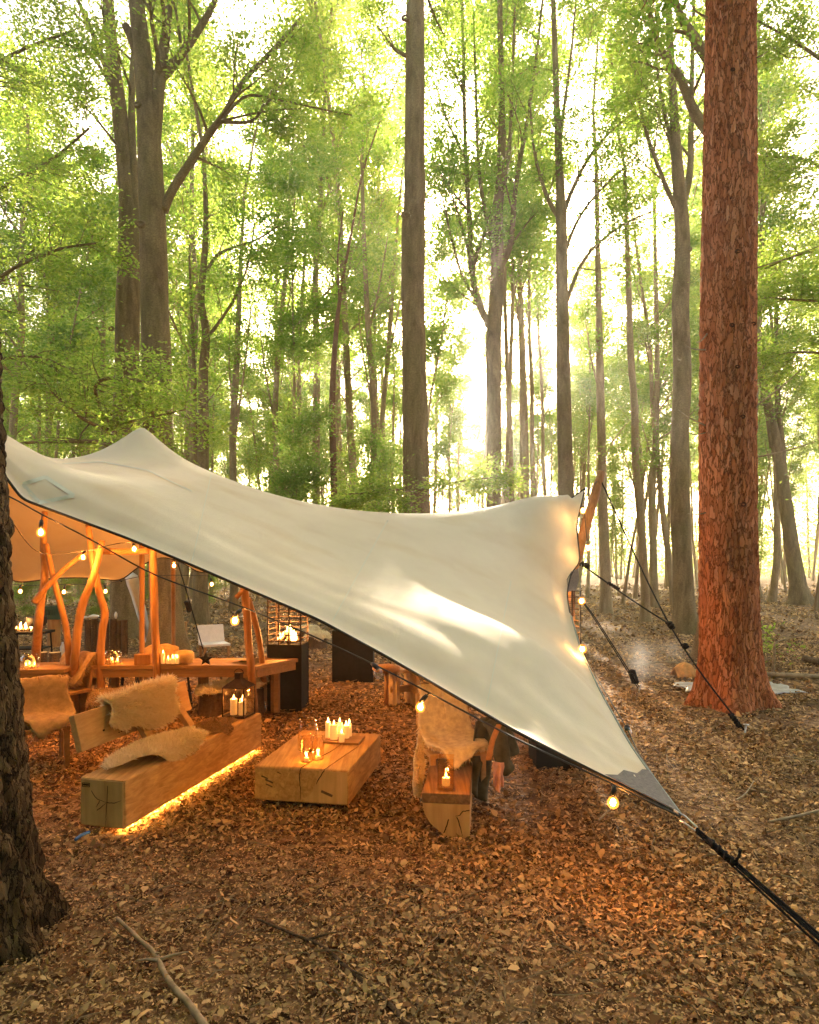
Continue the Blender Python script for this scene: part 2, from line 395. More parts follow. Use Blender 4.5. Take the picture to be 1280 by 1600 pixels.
# ------------------------------------------------------------------ ground
def gz(x, y):
    return 0.035 * mnoise.noise(Vector((x * 0.45, y * 0.45, 0.3))) + 0.02 * mnoise.noise(Vector((x * 1.6, y * 1.6, 4.3)))
def build_ground():
    d = np.concatenate([np.linspace(0.0, 14, 80), np.geomspace(14.6, 400, 70)])
    t = np.concatenate([-np.geomspace(2.6, 0.75, 10), np.linspace(-0.72, 0.72, 70), np.geomspace(0.75, 2.6, 10)])
    V = np.zeros((len(d), len(t), 3))
    for i, q in enumerate(d):
        w = q + 4.0
        for j, a in enumerate(t):
            x = a * w; y = q - 1.5
            far = min(1, max(0, (y - 25) / 40))
            V[i, j] = (x, y, gz(x, y) + far * 0.25 * mnoise.noise(Vector((x * 0.06, y * 0.06, 1.1))))
    m = MB(); m.grid(V); o = m.build('ground', M_GROUND, smooth=True)
    o['kind'] = 'structure'; o['label'] = 'brown woodland floor under fallen leaves'
    return o
build_ground()
# the floor behind and around the photographer, and beyond the wood
mb = MB(); xs = np.linspace(-400, 400, 30); ys = np.linspace(-400, 400, 30)
mb.grid(np.array([[(x, y, -0.30) for x in xs] for y in ys])); o = mb.build('terrain', M_GROUND); o['kind'] = 'structure'

def leaf_mesh(pos, axis, nrm, L, W, fold=0.25, hexa=False):
    """vectorised leaves; returns verts (n*k,3), tri faces"""
    n = len(pos)
    axis = axis / (np.linalg.norm(axis, axis=1)[:, None] + 1e-9)
    side = np.cross(nrm, axis); side /= np.linalg.norm(side, axis=1)[:, None] + 1e-9
    nr = np.cross(axis, side)
    L = L[:, None]; W = W[:, None]
    if not hexa:
        V = np.stack([pos - axis * L * 0.5, pos + side * W * 0.5 + nr * W * fold, pos + axis * L * 0.5, pos - side * W * 0.5 + nr * W * fold], 1)
        T = np.array([[0, 2, 1], [0, 3, 2]])
    else:
        cu = rng.normal(0, 0.22, (n, 1)); cv = rng.normal(0.1, 0.25, (n, 1)); fo = np.abs(rng.normal(0.1, 0.2, (n, 1)))
        V = np.stack([pos - axis * L * 0.5 + nr * L * cu,
                      pos - axis * L * 0.08 + side * W * 0.5 + nr * W * fo, pos + axis * L * 0.28 + side * W * 0.36 + nr * W * (fo + cv * 0.5),
                      pos + axis * L * 0.5 + nr * L * cv,
                      pos + axis * L * 0.28 - side * W * 0.36 + nr * W * (fo + cv * 0.5), pos - axis * L * 0.08 - side * W * 0.5 + nr * W * fo], 1)
        T = np.array([[0, 1, 5], [1, 2, 5], [2, 4, 5], [2, 3, 4]])
    k = V.shape[1]
    Fc = (np.arange(n) * k)[:, None, None] + T[None]
    return V.reshape(-1, 3), Fc.reshape(-1, 3)

def litter():
    Vs, Fs, n0 = [], [], 0
    for d0, d1, dens, s in ((2.2, 4.2, 3400, 0.031), (4.2, 6.5, 2500, 0.034), (6.5, 10, 1200, 0.041), (10, 17, 400, 0.056), (17, 32, 85, 0.10), (32, 60, 12, 0.16)):
        area = 0.92 * (d1 ** 2 - d0 ** 2); n = int(area * dens)
        dd = np.sqrt(rng.uniform(d0 ** 2, d1 ** 2, n)); x = rng.uniform(-0.92, 0.92, n) * dd
        keep = rng.uniform(0, 1, n) < 0.16 + 0.84 * np.clip(np.array([0.5 + 1.6 * mnoise.noise(Vector((a * 0.9, b * 0.9, 7.7))) for a, b in zip(x, dd)]), 0, 1)
        x, dd = x[keep], dd[keep]; n = len(x)
        z = np.array([gz(a, b) for a, b in zip(x, dd)]) + rng.uniform(0.004, 0.035, n)
        a = rng.uniform(0, 2 * math.pi, n); tilt = rng.normal(0, 0.36, n)
        ax = np.stack([np.cos(a) * np.cos(tilt), np.sin(a) * np.cos(tilt), np.sin(tilt)], 1)
        nr = np.stack([rng.normal(0, 0.45, n), rng.normal(0, 0.45, n), np.ones(n)], 1)
        L = np.exp(rng.normal(0, 0.36, n)) * s
        V, Fc = leaf_mesh(np.stack([x, dd, z], 1), ax, nr, L, L * rng.uniform(0.3, 0.72, n), hexa=True)
        Vs.append(V); Fs.append(Fc + n0); n0 += len(V)
    for d0, d1, dens in ((2.2, 4.5, 5500), (4.5, 7.5, 2200)):      # crumbled bits between the whole leaves
        n = int(0.92 * (d1 ** 2 - d0 ** 2) * dens)
        dd = np.sqrt(rng.uniform(d0 ** 2, d1 ** 2, n)); x = rng.uniform(-0.92, 0.92, n) * dd
        z = np.array([gz(a, b) for a, b in zip(x, dd)]) + rng.uniform(0.003, 0.03, n); a = rng.uniform(0, 6.28, n)
        V, Fc = leaf_mesh(np.stack([x, dd, z], 1), np.stack([np.cos(a), np.sin(a), rng.normal(0, .3, n)], 1), np.stack([rng.normal(0, .5, n), rng.normal(0, .5, n), np.ones(n)], 1), rng.uniform(.008, .032, n), rng.uniform(.003, .014, n))
        Vs.append(V); Fs.append(Fc + n0); n0 += len(V)
    o = mesh_obj('leaf_litter', np.concatenate(Vs), np.concatenate(Fs), M_LITTER)
    o['kind'] = 'stuff'; tag(o, 'brown dry beech leaves covering the woodland floor', 'leaves')
    # thin twigs among the leaves
    m = MB()
    for i in range(2300):
        dd = math.sqrt(random.uniform(2.4 ** 2, 13 ** 2)); x = random.uniform(-.74, .74) * dd
        if x < 0.6 and x > -3 and 4 < dd < 8.5 and random.random() < 0.8: continue
        L = random.uniform(0.08, 0.5) * (1.2 if dd < 6 else 1.6); a = random.uniform(0, 6.28); r = random.uniform(0.0015, 0.0045) * (1 + dd / 9)
        k = 5; pts = []; px, py = x, dd; aa = a
        for j in range(k):
            pts.append((px, py, gz(px, py) + 0.028 + 0.03 * math.sin(j * 1.3 + i) * random.random()))
            aa += random.uniform(-.35, .35); px += math.cos(aa) * L / k; py += math.sin(aa) * L / k
        m.tube(pts, np.linspace(r, r * 0.5, k), 4)
    o = m.build('twig_litter', M_TWIG); o['kind'] = 'stuff'; tag(o, 'thin dry twigs strewn among the fallen leaves', 'twigs')
litter()

# ------------------------------------------------------------------ trees
def unit(v): return v / (np.linalg.norm(v) + 1e-9)
def wander(p, d, L, k, jit, up):
    pts = [np.array(p, float)]; d = unit(np.array(d, float))
    for i in range(k):
        d = unit(d + rng.normal(0, jit, 3) + np.array([0, 0, up]))
        pts.append(pts[-1] + d * L / k)
    return np.array(pts)
def at_t(pts, t):
    q = t * (len(pts) - 1); i = min(int(q), len(pts) - 2); f = q - i
    return pts[i] * (1 - f) + pts[i + 1] * f, unit(pts[i + 1] - pts[i])
def sprout(m, anch, pts, r0, n, L, t0=0.3, level=1, up=0.10, spread=(0.6, 1.1), t1=1.0):
    for i in range(n):
        t = t0 + (t1 - t0) * (i + rng.uniform(0, 1)) / n
        p, d = at_t(pts, min(t, 0.999))
        s = rng.normal(0, 1, 3); s[2] *= 0.5; s = unit(s - d * (s @ d))
        a = rng.uniform(*spread)
        dd = d * math.cos(a) + s * math.sin(a)
        l = L * rng.uniform(0.6, 1.25) * (1.15 - 0.5 * t)
        k = 4 if level > 0 else 3
        bp = wander(p, dd, l, k, 0.13, up)
        r = max(r0 * (1 - 0.65 * t) * 0.45, 0.006)
        m.tube(bp, np.linspace(r, max(r * 0.3, 0.004), k + 1), 5 if level > 0 else 3, cap=False)
        if level > 0:
            sprout(m, anch, bp, r, max(3, int(n * 0.7)) if level > 1 else 5, l * 0.5, 0.25, level - 1, up * 0.3, (0.5, 1.0))
        for t_ in (np.linspace(0.35, 1.0, 4) if level == 0 else (1.0,)):
            q, d2 = at_t(bp, min(t_, 0.999)); anch.append((q, d2))
def foliage(anch, per, size, spread, flat=0.27, droop=-0.05):
    A = np.array([a[0] for a in anch]); D = np.array([a[1] for a in anch])
    A = np.repeat(A, per, 0); D = np.repeat(D, per, 0); n = len(A)
    na = len(anch); th = rng.uniform(0, 2 * math.pi, na)
    h = np.stack([np.cos(th), np.sin(th), rng.normal(0.0, 0.15, na)], 1) + np.array([a[1] for a in anch]) * 0.6
    h /= np.linalg.norm(h, axis=1)[:, None]; lat = np.cross(h, np.array([0, 0, 1.0])); lat /= np.linalg.norm(lat, axis=1)[:, None] + 1e-6
    h = np.repeat(h, per, 0); lat = np.repeat(lat, per, 0)
    off = h * rng.normal(0.3, 1, (n, 1)) * spread * 1.15 + lat * rng.normal(0, 1, (n, 1)) * spread * 0.5 + np.array([0, 0, 1.0]) * rng.normal(0, 1, (n, 1)) * spread * flat * 0.55
    pos = A + off + np.array([0, 0, droop])
    hor = off.copy(); hor[:, 2] *= 0.4
    ax = hor / (np.linalg.norm(hor, axis=1)[:, None] + 1e-6) + D * 0.5 + rng.normal(0, 0.3, (n, 3))
    nr = np.stack([rng.normal(0, 0.42, n), rng.normal(0, 0.42, n), np.ones(n)], 1)
    L = size * rng.uniform(0.7, 1.35, n)
    return leaf_mesh(pos, ax, nr, L, L * rng.uniform(0.5, 0.68, n), 0.18)
def trunk_tube(m, pts, rads, sides=14, bumpy=0.04, seed=0.0, flare=0.0, sub=4, ridges=0, spacing=None):
    P3 = smoothline(pts, (len(pts) - 1) * sub + 1)
    rr = np.interp(np.linspace(0, 1, len(P3)), np.linspace(0, 1, len(rads)), rads)
    n = len(P3); a = np.arange(sides) / sides * 2 * math.pi
    V = np.zeros((n, sides, 3))
    for i in range(n):
        fl = flare * math.exp(-max(P3[i][2], 0) / 0.35)
        for j in range(sides):
            nz = mnoise.noise(Vector((math.cos(a[j]) * 1.5, math.sin(a[j]) * 1.5, P3[i][2] * 0.9 + seed)))
            lobes = 1 + fl * (0.75 + 0.55 * math.cos(5 * a[j] + seed)) 
            r = rr[i] * (1 + bumpy * nz * 2) * lobes
            V[i, j] = P3[i] + np.array([math.cos(a[j]) * r, math.sin(a[j]) * r, 0])
    Fc = []
    for i in range(n - 1):
        for j in range(sides):
            k = (j + 1) % sides
            Fc.append((i * sides + j, i * sides + k, (i + 1) * sides + k, (i + 1) * sides + j))
    m.add(V.reshape(-1, 3), Fc)
    return P3, rr

def px_line(path, d):
    out = []
    for q in path:
        out.append(P(q[0], q[1], d if len(q) < 3 else q[2]))
    return np.array(out)
def knot(m, p, r):
    # a healed branch scar standing out of the bark towards the viewer
    m.lathe((0, 0, 0), [(0.001, 0.0)], 3) if False else None
    a = np.arange(9) / 9 * 2 * math.pi
    rings = []
    for rr, h in ((1.0, 0.0), (0.8, 0.35), (0.5, 0.42), (0.3, 0.2)):
        rings.append([(p[0] + math.cos(t) * r * rr, p[1] - h * r, p[2] + math.sin(t) * r * rr * 0.8) for t in a] + [(p[0] + math.cos(0) * r * rr, p[1] - h * r, p[2])])
    m.grid(np.array(rings))
def hero(name, label, trunk, d, widths, limbs=(), sprays=(), mb_=None, leaf=None, per=12, size=0.085, spread=0.26,
         top=6, topL=3.2, flare=0.5, knots=(), bumpy=0.03, limb_n=5, limb_L=2.0, group=None, sides=16):
    mb_ = mb_ or M_BEECH; leaf = leaf or M_LEAF_A
    m = MB(); anch = []
    path = list(trunk)
    base = G(*path[0]); d = base[1] if d is None else d
    T = px_line(path, d); T[0][2] = -0.12
    rads = [w / 2 / F * d for w in widths]
    P3, rr = trunk_tube(m, T, rads, sides, bumpy, seed=d * 1.7, flare=flare)
    # the stem goes on above the frame
    topd = unit(T[-1] - T[-2]); tp = wander(T[-1], topd, 6.0, 5, 0.08, 0.05)
    m.tube(tp, np.linspace(rads[-1], rads[-1] * 0.4, 6), 8, cap=False)
    if top: sprout(m, anch, np.concatenate([P3[-3:], tp]), rads[-1] * 0.8, top, topL, 0.1, 2, 0.12, (0.5, 1.0))
    for lb in limbs:
        lp = smoothline(px_line(lb['p'], d), len(lb['p']) * 3)
        r0 = lb['w'] / 2 / F * d
        m.tube(lp, np.linspace(r0, max(r0 * lb.get('e', 0.35), 0.008), len(lp)), 8, cap=True)
        if lb.get('n', limb_n): sprout(m, anch, lp, r0, lb.get('n', limb_n), lb.get('L', limb_L), lb.get('t0', 0.25), lb.get('lv', 1), lb.get('up', 0.05))
    for (px, py, r) in knots:
        i = int(np.argmin(abs(P3[:, 2] - P(px, py, d)[2])))
        q = P(px, py, d); q[1] -= rr[i] * 0.93; knot(m, q, r)
    root = thing(name, label, 'tree', (base[0], d, 0.0), group)
    ORG[root.name] = np.array((base[0], d, 0.0))
    m.build('trunk', mb_, root, smooth=True)
    if anch:
        V, Fc = foliage(anch, per, size, spread)
        mesh_obj('crown', V, Fc, leaf, root)
    return root

# ---- the big trees one can tell apart
hero('beech_tree', 'tall pale beech rising behind the tent peak, forking high with a long limb reaching right',
     [(262, 1021), (258, 930), (254, 800), (249, 700), (246, 600), (242, 480), (239, 370), (236, 280), (232, 190), (224, 90), (214, 10), (204, -80)], 14.2,
     [52, 48, 46, 46, 44, 42, 40, 38, 34, 28, 24, 20],
     [dict(p=[(238, 240), (246, 150), (254, 90), (262, 30), (268, -60, 14.6)], w=26, n=4, L=2.4),
      dict(p=[(248, 125), (275, 95), (305, 55), (332, 10), (350, -40)], w=17, n=5, L=2.0),
      dict(p=[(256, 330), (268, 300), (300, 250), (330, 205), (350, 180), (378, 130), (420, 85), (470, 30)], w=15, n=9, L=2.0),
      dict(p=[(352, 180), (385, 150), (430, 155), (500, 170), (550, 180)], w=5, n=5, L=1.1),
      dict(p=[(345, 190), (390, 190), (415, 165), (455, 110)], w=6, n=5, L=1.2),
      dict(p=[(222, 110), (206, 60), (196, 40)], w=15, n=0, e=0.8)],
     knots=[(222, 175, 0.10), (229, 360, 0.12), (262, 110, 0.1), (250, 520, 0.05)], per=15)
hero('beech_tree', 'brown forked beech close beside the taller one, its foot lit orange behind the tent',
     [(196, 995), (196, 900), (196, 780), (196, 690), (199, 580), (200, 480), (203, 390), (199, 300), (190, 200), (180, 120), (172, 40), (166, -60)], 17.4,
     [46, 42, 40, 40, 37, 36, 34, 26, 23, 20, 18, 15],
     [dict(p=[(208, 370), (212, 320), (207, 230), (206, 150), (210, 60), (215, -40)], w=17, n=4, L=2.2),
      dict(p=[(178, 130), (160, 90), (140, 40), (112, -20)], w=13, n=6, L=2.4),
      dict(p=[(182, 150), (150, 95), (130, 85), (95, 100)], w=6, n=5, L=1.6),
      dict(p=[(180, 680), (172, 695), (150, 690), (100, 690), (40, 692), (5, 700)], w=9, n=5, L=1.0),
      dict(p=[(186, 688, 16.6), (170, 660, 15.5), (158, 640, 14.5), (150, 600, 13.5), (190, 590, 13), (235, 600, 12.6)], w=7, n=14, L=1.3, up=-0.02),
      dict(p=[(170, 672, 16), (140, 660, 14.5), (110, 640, 13.6), (70, 600, 13)], w=6, n=14, L=1.3, up=-0.02),
      dict(p=[(176, 668, 16), (200, 660, 14), (245, 650, 12.7), (290, 640, 12.3)], w=5, n=12, L=1.1, up=-0.02)],
     knots=[(200, 410, 0.10), (214, 355, 0.10), (182, 520, 0.09), (196, 455, 0.09)], per=10, bumpy=0.045)
hero('beech_tree', 'straight smooth grey beech with a swollen knot, standing alone behind the middle of the tent',
     [(656, 994), (653, 880), (651, 780), (649, 660), (647, 560), (645, 450), (646, 360), (648, 300), (648, 180), (649, 60), (649, -80)], 17.5,
     [48, 44, 42, 40, 38, 36, 37, 33, 30, 29, 26],
     [dict(p=[(640, 90), (615, 75), (590, 40)], w=7, n=5, L=1.5),
      dict(p=[(652, 770, 17.2), (620, 765, 16), (580, 770, 15), (540, 772, 14.4)], w=4, n=12, L=0.8, up=0.0),
      dict(p=[(655, 765, 17.2), (700, 755, 16), (740, 750, 15.5), (775, 745, 15)], w=4, n=10, L=0.7, up=0.0)],
     knots=[(634, 345, 0.14), (634, 40, 0.13), (650, 420, 0.06)], per=15)
hero('beech_tree', 'slim many-limbed beech beside the sunny gap, splitting into a spray of upright stems',
     [(772, 971), (771, 860), (772, 700), (772, 600), (772, 520), (777, 430), (777, 340), (782, 280), (784, 180), (782, 60), (780, -60)], 22.0,
     [30, 25, 23, 23, 24, 22, 18, 14, 10, 9, 7],
     [dict(p=[(770, 520), (752, 482), (738, 430), (734, 350), (728, 250), (725, 130), (722, -20)], w=12, n=8, L=2.0),
      dict(p=[(745, 470), (722, 430), (705, 370), (690, 300)], w=6, n=7, L=1.7),
      dict(p=[(734, 400), (715, 330), (690, 260)], w=5, n=8, L=1.4), dict(p=[(733, 330), (700, 290), (672, 240)], w=5, n=8, L=1.4),
      dict(p=[(728, 250), (700, 190), (680, 130)], w=5, n=8, L=1.5), dict(p=[(752, 482), (728, 465), (700, 440)], w=4, n=7, L=1.2),
      dict(p=[(726, 150), (700, 90), (675, 40)], w=4, n=8, L=1.5), dict(p=[(790, 400), (815, 360), (840, 330)], w=4, n=6, L=1.3),
      dict(p=[(779, 425), (798, 380), (806, 290), (822, 200), (838, 90), (850, -20)], w=10, n=8, L=2.0),
      dict(p=[(776, 400), (760, 340), (748, 260), (744, 150), (740, 20)], w=8, n=8, L=2.0),
      dict(p=[(780, 330), (795, 240), (800, 140), (805, 0)], w=8, n=8, L=2.0)],
     leaf=M_LEAF_B, knots=[(765, 440, 0.1)], per=14, size=0.10, spread=0.34)
hero('beech_tree', 'tan slender beech whose stem divides into a broad fan, left of the wooden tent pole',
     [(886, 975), (886, 860), (884, 740), (881, 620), (879, 500), (878, 420), (877, 340), (874, 260), (870, 160), (866, 40), (862, -60)], 21.0,
     [28, 25, 24, 22, 20, 18, 17, 12, 10, 8, 7],
     [dict(p=[(876, 345), (856, 310), (843, 270), (834, 230), (828, 160)], w=8, n=7, L=1.7),
      dict(p=[(880, 335), (893, 300), (918, 250), (950, 210), (985, 180)], w=8, n=8, L=1.7),
      dict(p=[(881, 400), (905, 340), (945, 290), (990, 250)], w=6, n=8, L=1.7),
      dict(p=[(886, 470), (905, 420), (930, 385), (975, 350), (1020, 330)], w=7, n=9, L=1.6),
      dict(p=[(873, 250), (880, 180), (892, 90), (900, 0)], w=7, n=8, L=1.8)],
     leaf=M_LEAF_B, per=14, size=0.10, spread=0.34)
hero('beech_tree', 'stout pale beech with lumpy stem next to the red-barked pine',
     [(1072, 990), (1067, 900), (1063, 780), (1063, 680), (1066, 580), (1063, 480), (1067, 380), (1062, 300), (1056, 220), (1050, 120), (1045, 20), (1042, -60)], 18.2,
     [36, 30, 28, 27, 26, 25, 23, 19, 15, 12, 10, 9],
     [dict(p=[(1056, 325), (1040, 290), (1025, 250), (1005, 190), (992, 110), (985, 20)], w=8, n=8, L=1.6),
      dict(p=[(1064, 330), (1078, 270), (1080, 190), (1082, 90), (1085, -20)], w=13, n=7, L=1.8),
      dict(p=[(1060, 290), (1050, 230), (1030, 130), (1022, 30)], w=9, n=7, L=1.7)],
     knots=[(1072, 395, 0.1), (1060, 460, 0.12), (1056, 565, 0.08)], bumpy=0.06, per=13, size=0.09, spread=0.3)
hero('beech_tree', 'beech half hidden behind the red pine, two heavy limbs swinging out to the left',
     [(1104, 1030), (1106, 920), (1106, 780), (1108, 640), (1110, 500), (1112, 380), (1114, 260), (1118, 140), (1122, 20), (1126, -60)], 13.3,
     [34, 22, 20, 19, 19, 19, 19, 18, 16, 14],
     [dict(p=[(1110, 210), (1085, 175), (1062, 120), (1040, 90), (1020, 40), (1004, -40)], w=17, n=6, L=1.5),
      dict(p=[(1114, 100), (1085, 60), (1062, 20), (1046, -30)], w=19, n=4, L=1.6)], per=9, flare=0.8)
hero('beech_tree', 'leaning twin-stemmed tree on the bare leafy slope beyond the red pine',
     [(1252, 943), (1240, 870), (1228, 790), (1218, 720), (1206, 660), (1190, 590), (1178, 520), (1170, 420), (1165, 300)], 31.0,
     [26, 22, 20, 17, 15, 13, 11, 9, 6],
     [dict(p=[(1226, 780), (1222, 700), (1216, 640), (1214, 540), (1212, 440), (1210, 330)], w=12, n=6, L=2.2),
      dict(p=[(1206, 700), (1198, 640), (1196, 560)], w=7, n=4, L=1.5)],
     leaf=M_LEAF_B, per=8, size=0.13, spread=0.4, flare=1.0)
hero('beech_tree', 'wavy thin stem on the bare ground left of the stout pale beech',
     [(1010, 972), (1007, 900), (1001, 810), (993, 720), (992, 640), (986, 560), (983, 470), (980, 380), (976, 260)], 21.7,
     [14, 12, 12, 11, 11, 10, 9, 7, 5], [dict(p=[(1000, 790), (985, 740), (972, 700)], w=3, n=3, L=0.8)],
     mb_=M_BEECH2, leaf=M_LEAF_B, size=0.10, spread=0.33, top=6, topL=2.2)
hero('beech_tree', 'thin straight tree with dead side shoots among the trees by the pine',
     [(1023, 950), (1021, 860), (1020, 760), (1024, 690), (1027, 600), (1026, 500), (1024, 400), (1022, 280)], 28.5,
     [13, 11, 10, 9, 8, 7, 6, 5], [dict(p=[(1020, 790), (1032, 740), (1042, 700)], w=3, n=3, L=0.9), dict(p=[(1022, 730), (1008, 680), (1000, 650)], w=3, n=3, L=0.9)],
     mb_=M_BEECH2, leaf=M_LEAF_B, size=0.12, spread=0.4, top=6, topL=2.2)
hero('beech_tree', 'tall plain stem right behind the wooden tent pole',
     [(948, 960), (946, 880), (942, 780), (940, 690), (938, 600), (936, 500), (934, 380), (932, 260)], 25.0,
     [18, 15, 14, 13, 12, 10, 8, 6], [dict(p=[(943, 720), (958, 690), (980, 660)], w=3, n=3, L=0.9), dict(p=[(939, 620), (924, 560), (915, 500)], w=4, n=5, L=1.2)],
     mb_=M_BEECH2, leaf=M_LEAF_B, size=0.11, spread=0.36, top=6, topL=2.2)
hero('beech_tree', 'sunlit tan stem standing between the slim forked beech and the fan-shaped one',
     [(822, 947), (821, 860), (820, 740), (818, 620), (815, 520), (812, 420), (810, 300)], 30.0,
     [17, 15, 14, 12, 10, 8, 6], [dict(p=[(816, 540), (808, 480), (800, 420)], w=5, n=5, L=1.5)],
     mb_=M_BEECH2, leaf=M_LEAF_B, size=0.13, spread=0.42, top=6, topL=2.6)
hero('beech_tree', 'reddish wavering thin stem left of the straight grey beech',
     [(522, 965), (522, 880), (522, 780), (521, 720), (519, 640), (521, 580), (527, 500), (537, 430), (548, 370), (560, 300)], 23.5,
     [13, 11, 10, 10, 10, 9, 7, 5, 4, 3], [dict(p=[(522, 570), (530, 480), (528, 400), (536, 330)], w=5, n=6, L=1.6)],
     mb_=m_bark('red_stem', (0.17, 0.085, 0.05), (0.34, 0.18, 0.11)), leaf=M_LEAF_B, size=0.11, spread=0.38, top=5, topL=2.0)
hero('beech_tree', 'crooked beech with a swooping right limb, behind the tent slope near the twin trunks',
     [(312, 975), (314, 900), (316, 780), (318, 660), (318, 580), (322, 520), (314, 470), (318, 420), (322, 340), (318, 240)], 21.0,
     [26, 22, 20, 16, 14, 13, 11, 10, 8, 6],
     [dict(p=[(322, 530), (345, 500), (370, 460), (388, 410), (398, 350)], w=6, n=8, L=1.5),
      dict(p=[(322, 425), (345, 395), (400, 375), (440, 350)], w=6, n=8, L=1.5),
      dict(p=[(316, 800), (306, 700), (304, 600), (300, 500), (296, 400)], w=9, n=6, L=1.6)],
     leaf=M_LEAF_B, size=0.11, spread=0.36, top=5, topL=2.2)
hero('beech_tree', 'twin slim stem behind the low middle of the tent ridge',
     [(366, 955), (366, 880), (365, 780), (364, 680), (368, 600), (372, 520), (376, 420), (382, 300)], 27.0,
     [13, 12, 11, 11, 10, 8, 6, 4], [dict(p=[(366, 690), (376, 620), (384, 560), (392, 480)], w=5, n=5, L=1.6), dict(p=[(365, 640), (358, 570), (360, 500)], w=4, n=5, L=1.4)],
     mb_=M_BEECH2, leaf=M_LEAF_B, size=0.12, spread=0.42, top=5, topL=2.4)
# trees whose stems stand just outside the picture and whose leafy boughs reach in
hero('beech_tree', 'beech bough of layered leaves reaching in beside the red pine',
     [(1420, 1020), (1420, 800), (1418, 500), (1415, 250), (1412, 0)], 14.3, [46, 44, 42, 38, 34],
     [dict(p=[(1410, 330), (1330, 290), (1260, 250), (1190, 245, 14)], w=8, n=16, L=1.1, up=0.0),
      dict(p=[(1410, 180), (1320, 120), (1250, 70), (1180, 30, 14)], w=8, n=16, L=1.2, up=0.0),
      dict(p=[(1410, 440), (1330, 400), (1260, 395), (1195, 420, 15)], w=7, n=16, L=1.1, up=0.0),
      dict(p=[(1410, 520, 14), (1340, 470, 13), (1270, 470, 12.5), (1200, 465, 12.2)], w=6, n=12, L=0.9, up=0.0),
      dict(p=[(1410, 600), (1320, 560), (1250, 550), (1190, 560, 15)], w=6, n=10, L=0.9, up=0.0)], per=15, size=0.08, spread=0.24)
hero('beech_tree', 'beech outside the left edge, its yellow-green boughs hanging over the tent',
     [(-140, 1010), (-140, 800), (-138, 500), (-134, 250), (-130, 0)], 15.4, [50, 46, 42, 38, 34],
     [dict(p=[(-130, 400), (-60, 330), (10, 290), (80, 250), (140, 200)], w=9, n=16, L=1.7, up=0.0),
      dict(p=[(-130, 200), (-50, 130), (30, 80), (110, 50)], w=9, n=16, L=1.8, up=0.0),
      dict(p=[(-130, 520), (-60, 480), (20, 420), (90, 390), (150, 380)], w=8, n=15, L=1.5, up=0.0),
      dict(p=[(-130, 640), (-60, 600), (10, 560), (70, 560), (130, 590)], w=7, n=15, L=1.3, up=0.0)], per=15, size=0.09, spread=0.27)

for lab, px0, d_, pts, w_ in (
    ('slender tree in the bright gap left of the straight grey beech', 578, 27.0, [(582, 800), (584, 640), (576, 520), (570, 400), (566, 280)], [12, 11, 10, 9, 7, 5]),
    ('slanting thin tree close on the left of the straight grey beech', 604, 29.0, [(600, 800), (596, 680), (606, 560), (614, 450), (622, 340)], [10, 9, 8, 7, 6, 4]),
    ('paired slim stem in the hazy gap between tent peak and grey beech', 440, 30.0, [(436, 800), (430, 660), (436, 540), (446, 430), (452, 320)], [12, 10, 9, 8, 7, 4]),
    ('pole-thin tree right of the paired slim stem', 470, 33.0, [(468, 800), (470, 680), (466, 560), (474, 440), (480, 330)], [9, 8, 8, 7, 5, 4])):
    hero('beech_tree', lab, [(px0, HY + 2000 / d_)] + pts, d_, w_, [dict(p=[pts[1], (pts[1][0] - 14, pts[1][1] - 70), (pts[1][0] - 24, pts[1][1] - 150)], w=4, n=5, L=1.5), dict(p=[pts[2], (pts[2][0] + 16, pts[2][1] - 70), (pts[2][0] + 30, pts[2][1] - 150)], w=4, n=5, L=1.5)],
         mb_=M_BEECH2, leaf=M_LEAF_B, size=0.12, spread=0.45, per=11, top=5, topL=2.2, limb_n=5)

# ---- the red pine with its plated bark, dead twigs and root flare
def bark_trunk(pts, rads, seg, sides, amp, vscale, seed, flare, lobes=5, flare_h=0.4, furrow=False):
    P3 = smoothline(pts, seg); rr = np.interp(np.linspace(0, 1, seg), np.linspace(0, 1, len(rads)), rads)
    V = np.zeros((seg, sides + 1, 3))
    for i in range(seg):
        h = P3[i][2]
        for j in range(sides + 1):
            a = (j % sides) / sides * 2 * math.pi
            c, s_ = math.cos(a), math.sin(a); r0 = rr[i]
            w = mnoise.noise(Vector((c * 2, s_ * 2, h * 1.3 + seed))) * 0.5
            n1 = mnoise.noise(Vector((c * r0 * vscale + w, s_ * r0 * vscale + w, h * vscale * 0.22 + seed)))
            n2 = mnoise.noise(Vector((c * r0 * vscale * 2.7, s_ * r0 * vscale * 2.7, h * vscale * 0.8 + seed + 9)))
            fl = flare * math.exp(-max(h, 0) / flare_h) * (0.7 + 0.5 * math.cos(lobes * a + seed + 0.6 * math.sin(2 * a)))
            r = r0 * (1 + fl) + amp * (min(abs(n1) * 2.4, 0.8) + 0.35 * n2)
            if furrow: r = r0 * (1 + fl) + amp * (min(abs(n1) * 3.2, 0.7) + 0.30 * n2 + 0.35 * abs(mnoise.noise(Vector((c * r0 * 40, s_ * r0 * 40, h * 11 + 2)))) - 0.35)
            V[i, j] = P3[i] + np.array([c * r, s_ * r, 0])
    return V, P3, rr
dp = 9.1
T = px_line([(1142, 1100), (1140, 1020), (1138, 900), (1137, 760), (1137, 600), (1138, 450), (1140, 300), (1141, 150), (1142, 0), (1143, -120), (1143, -500)], dp); T[0][2] = -0.15
pine = thing('pine_tree', 'thick straight pine with plated red bark and snapped dead twigs', 'tree', (T[0][0], dp, 0))
Vp, P3, rr = bark_trunk(T, [0.40, 0.375, 0.365, 0.355, 0.35, 0.345, 0.335, 0.32, 0.305, 0.29, 0.2], 260, 90, 0.03, 26, 3.1, 0.55, 5, 0.32)
mb = MB(); mb.grid(Vp); mb.build('trunk', M_PINE, pine, smooth=True)
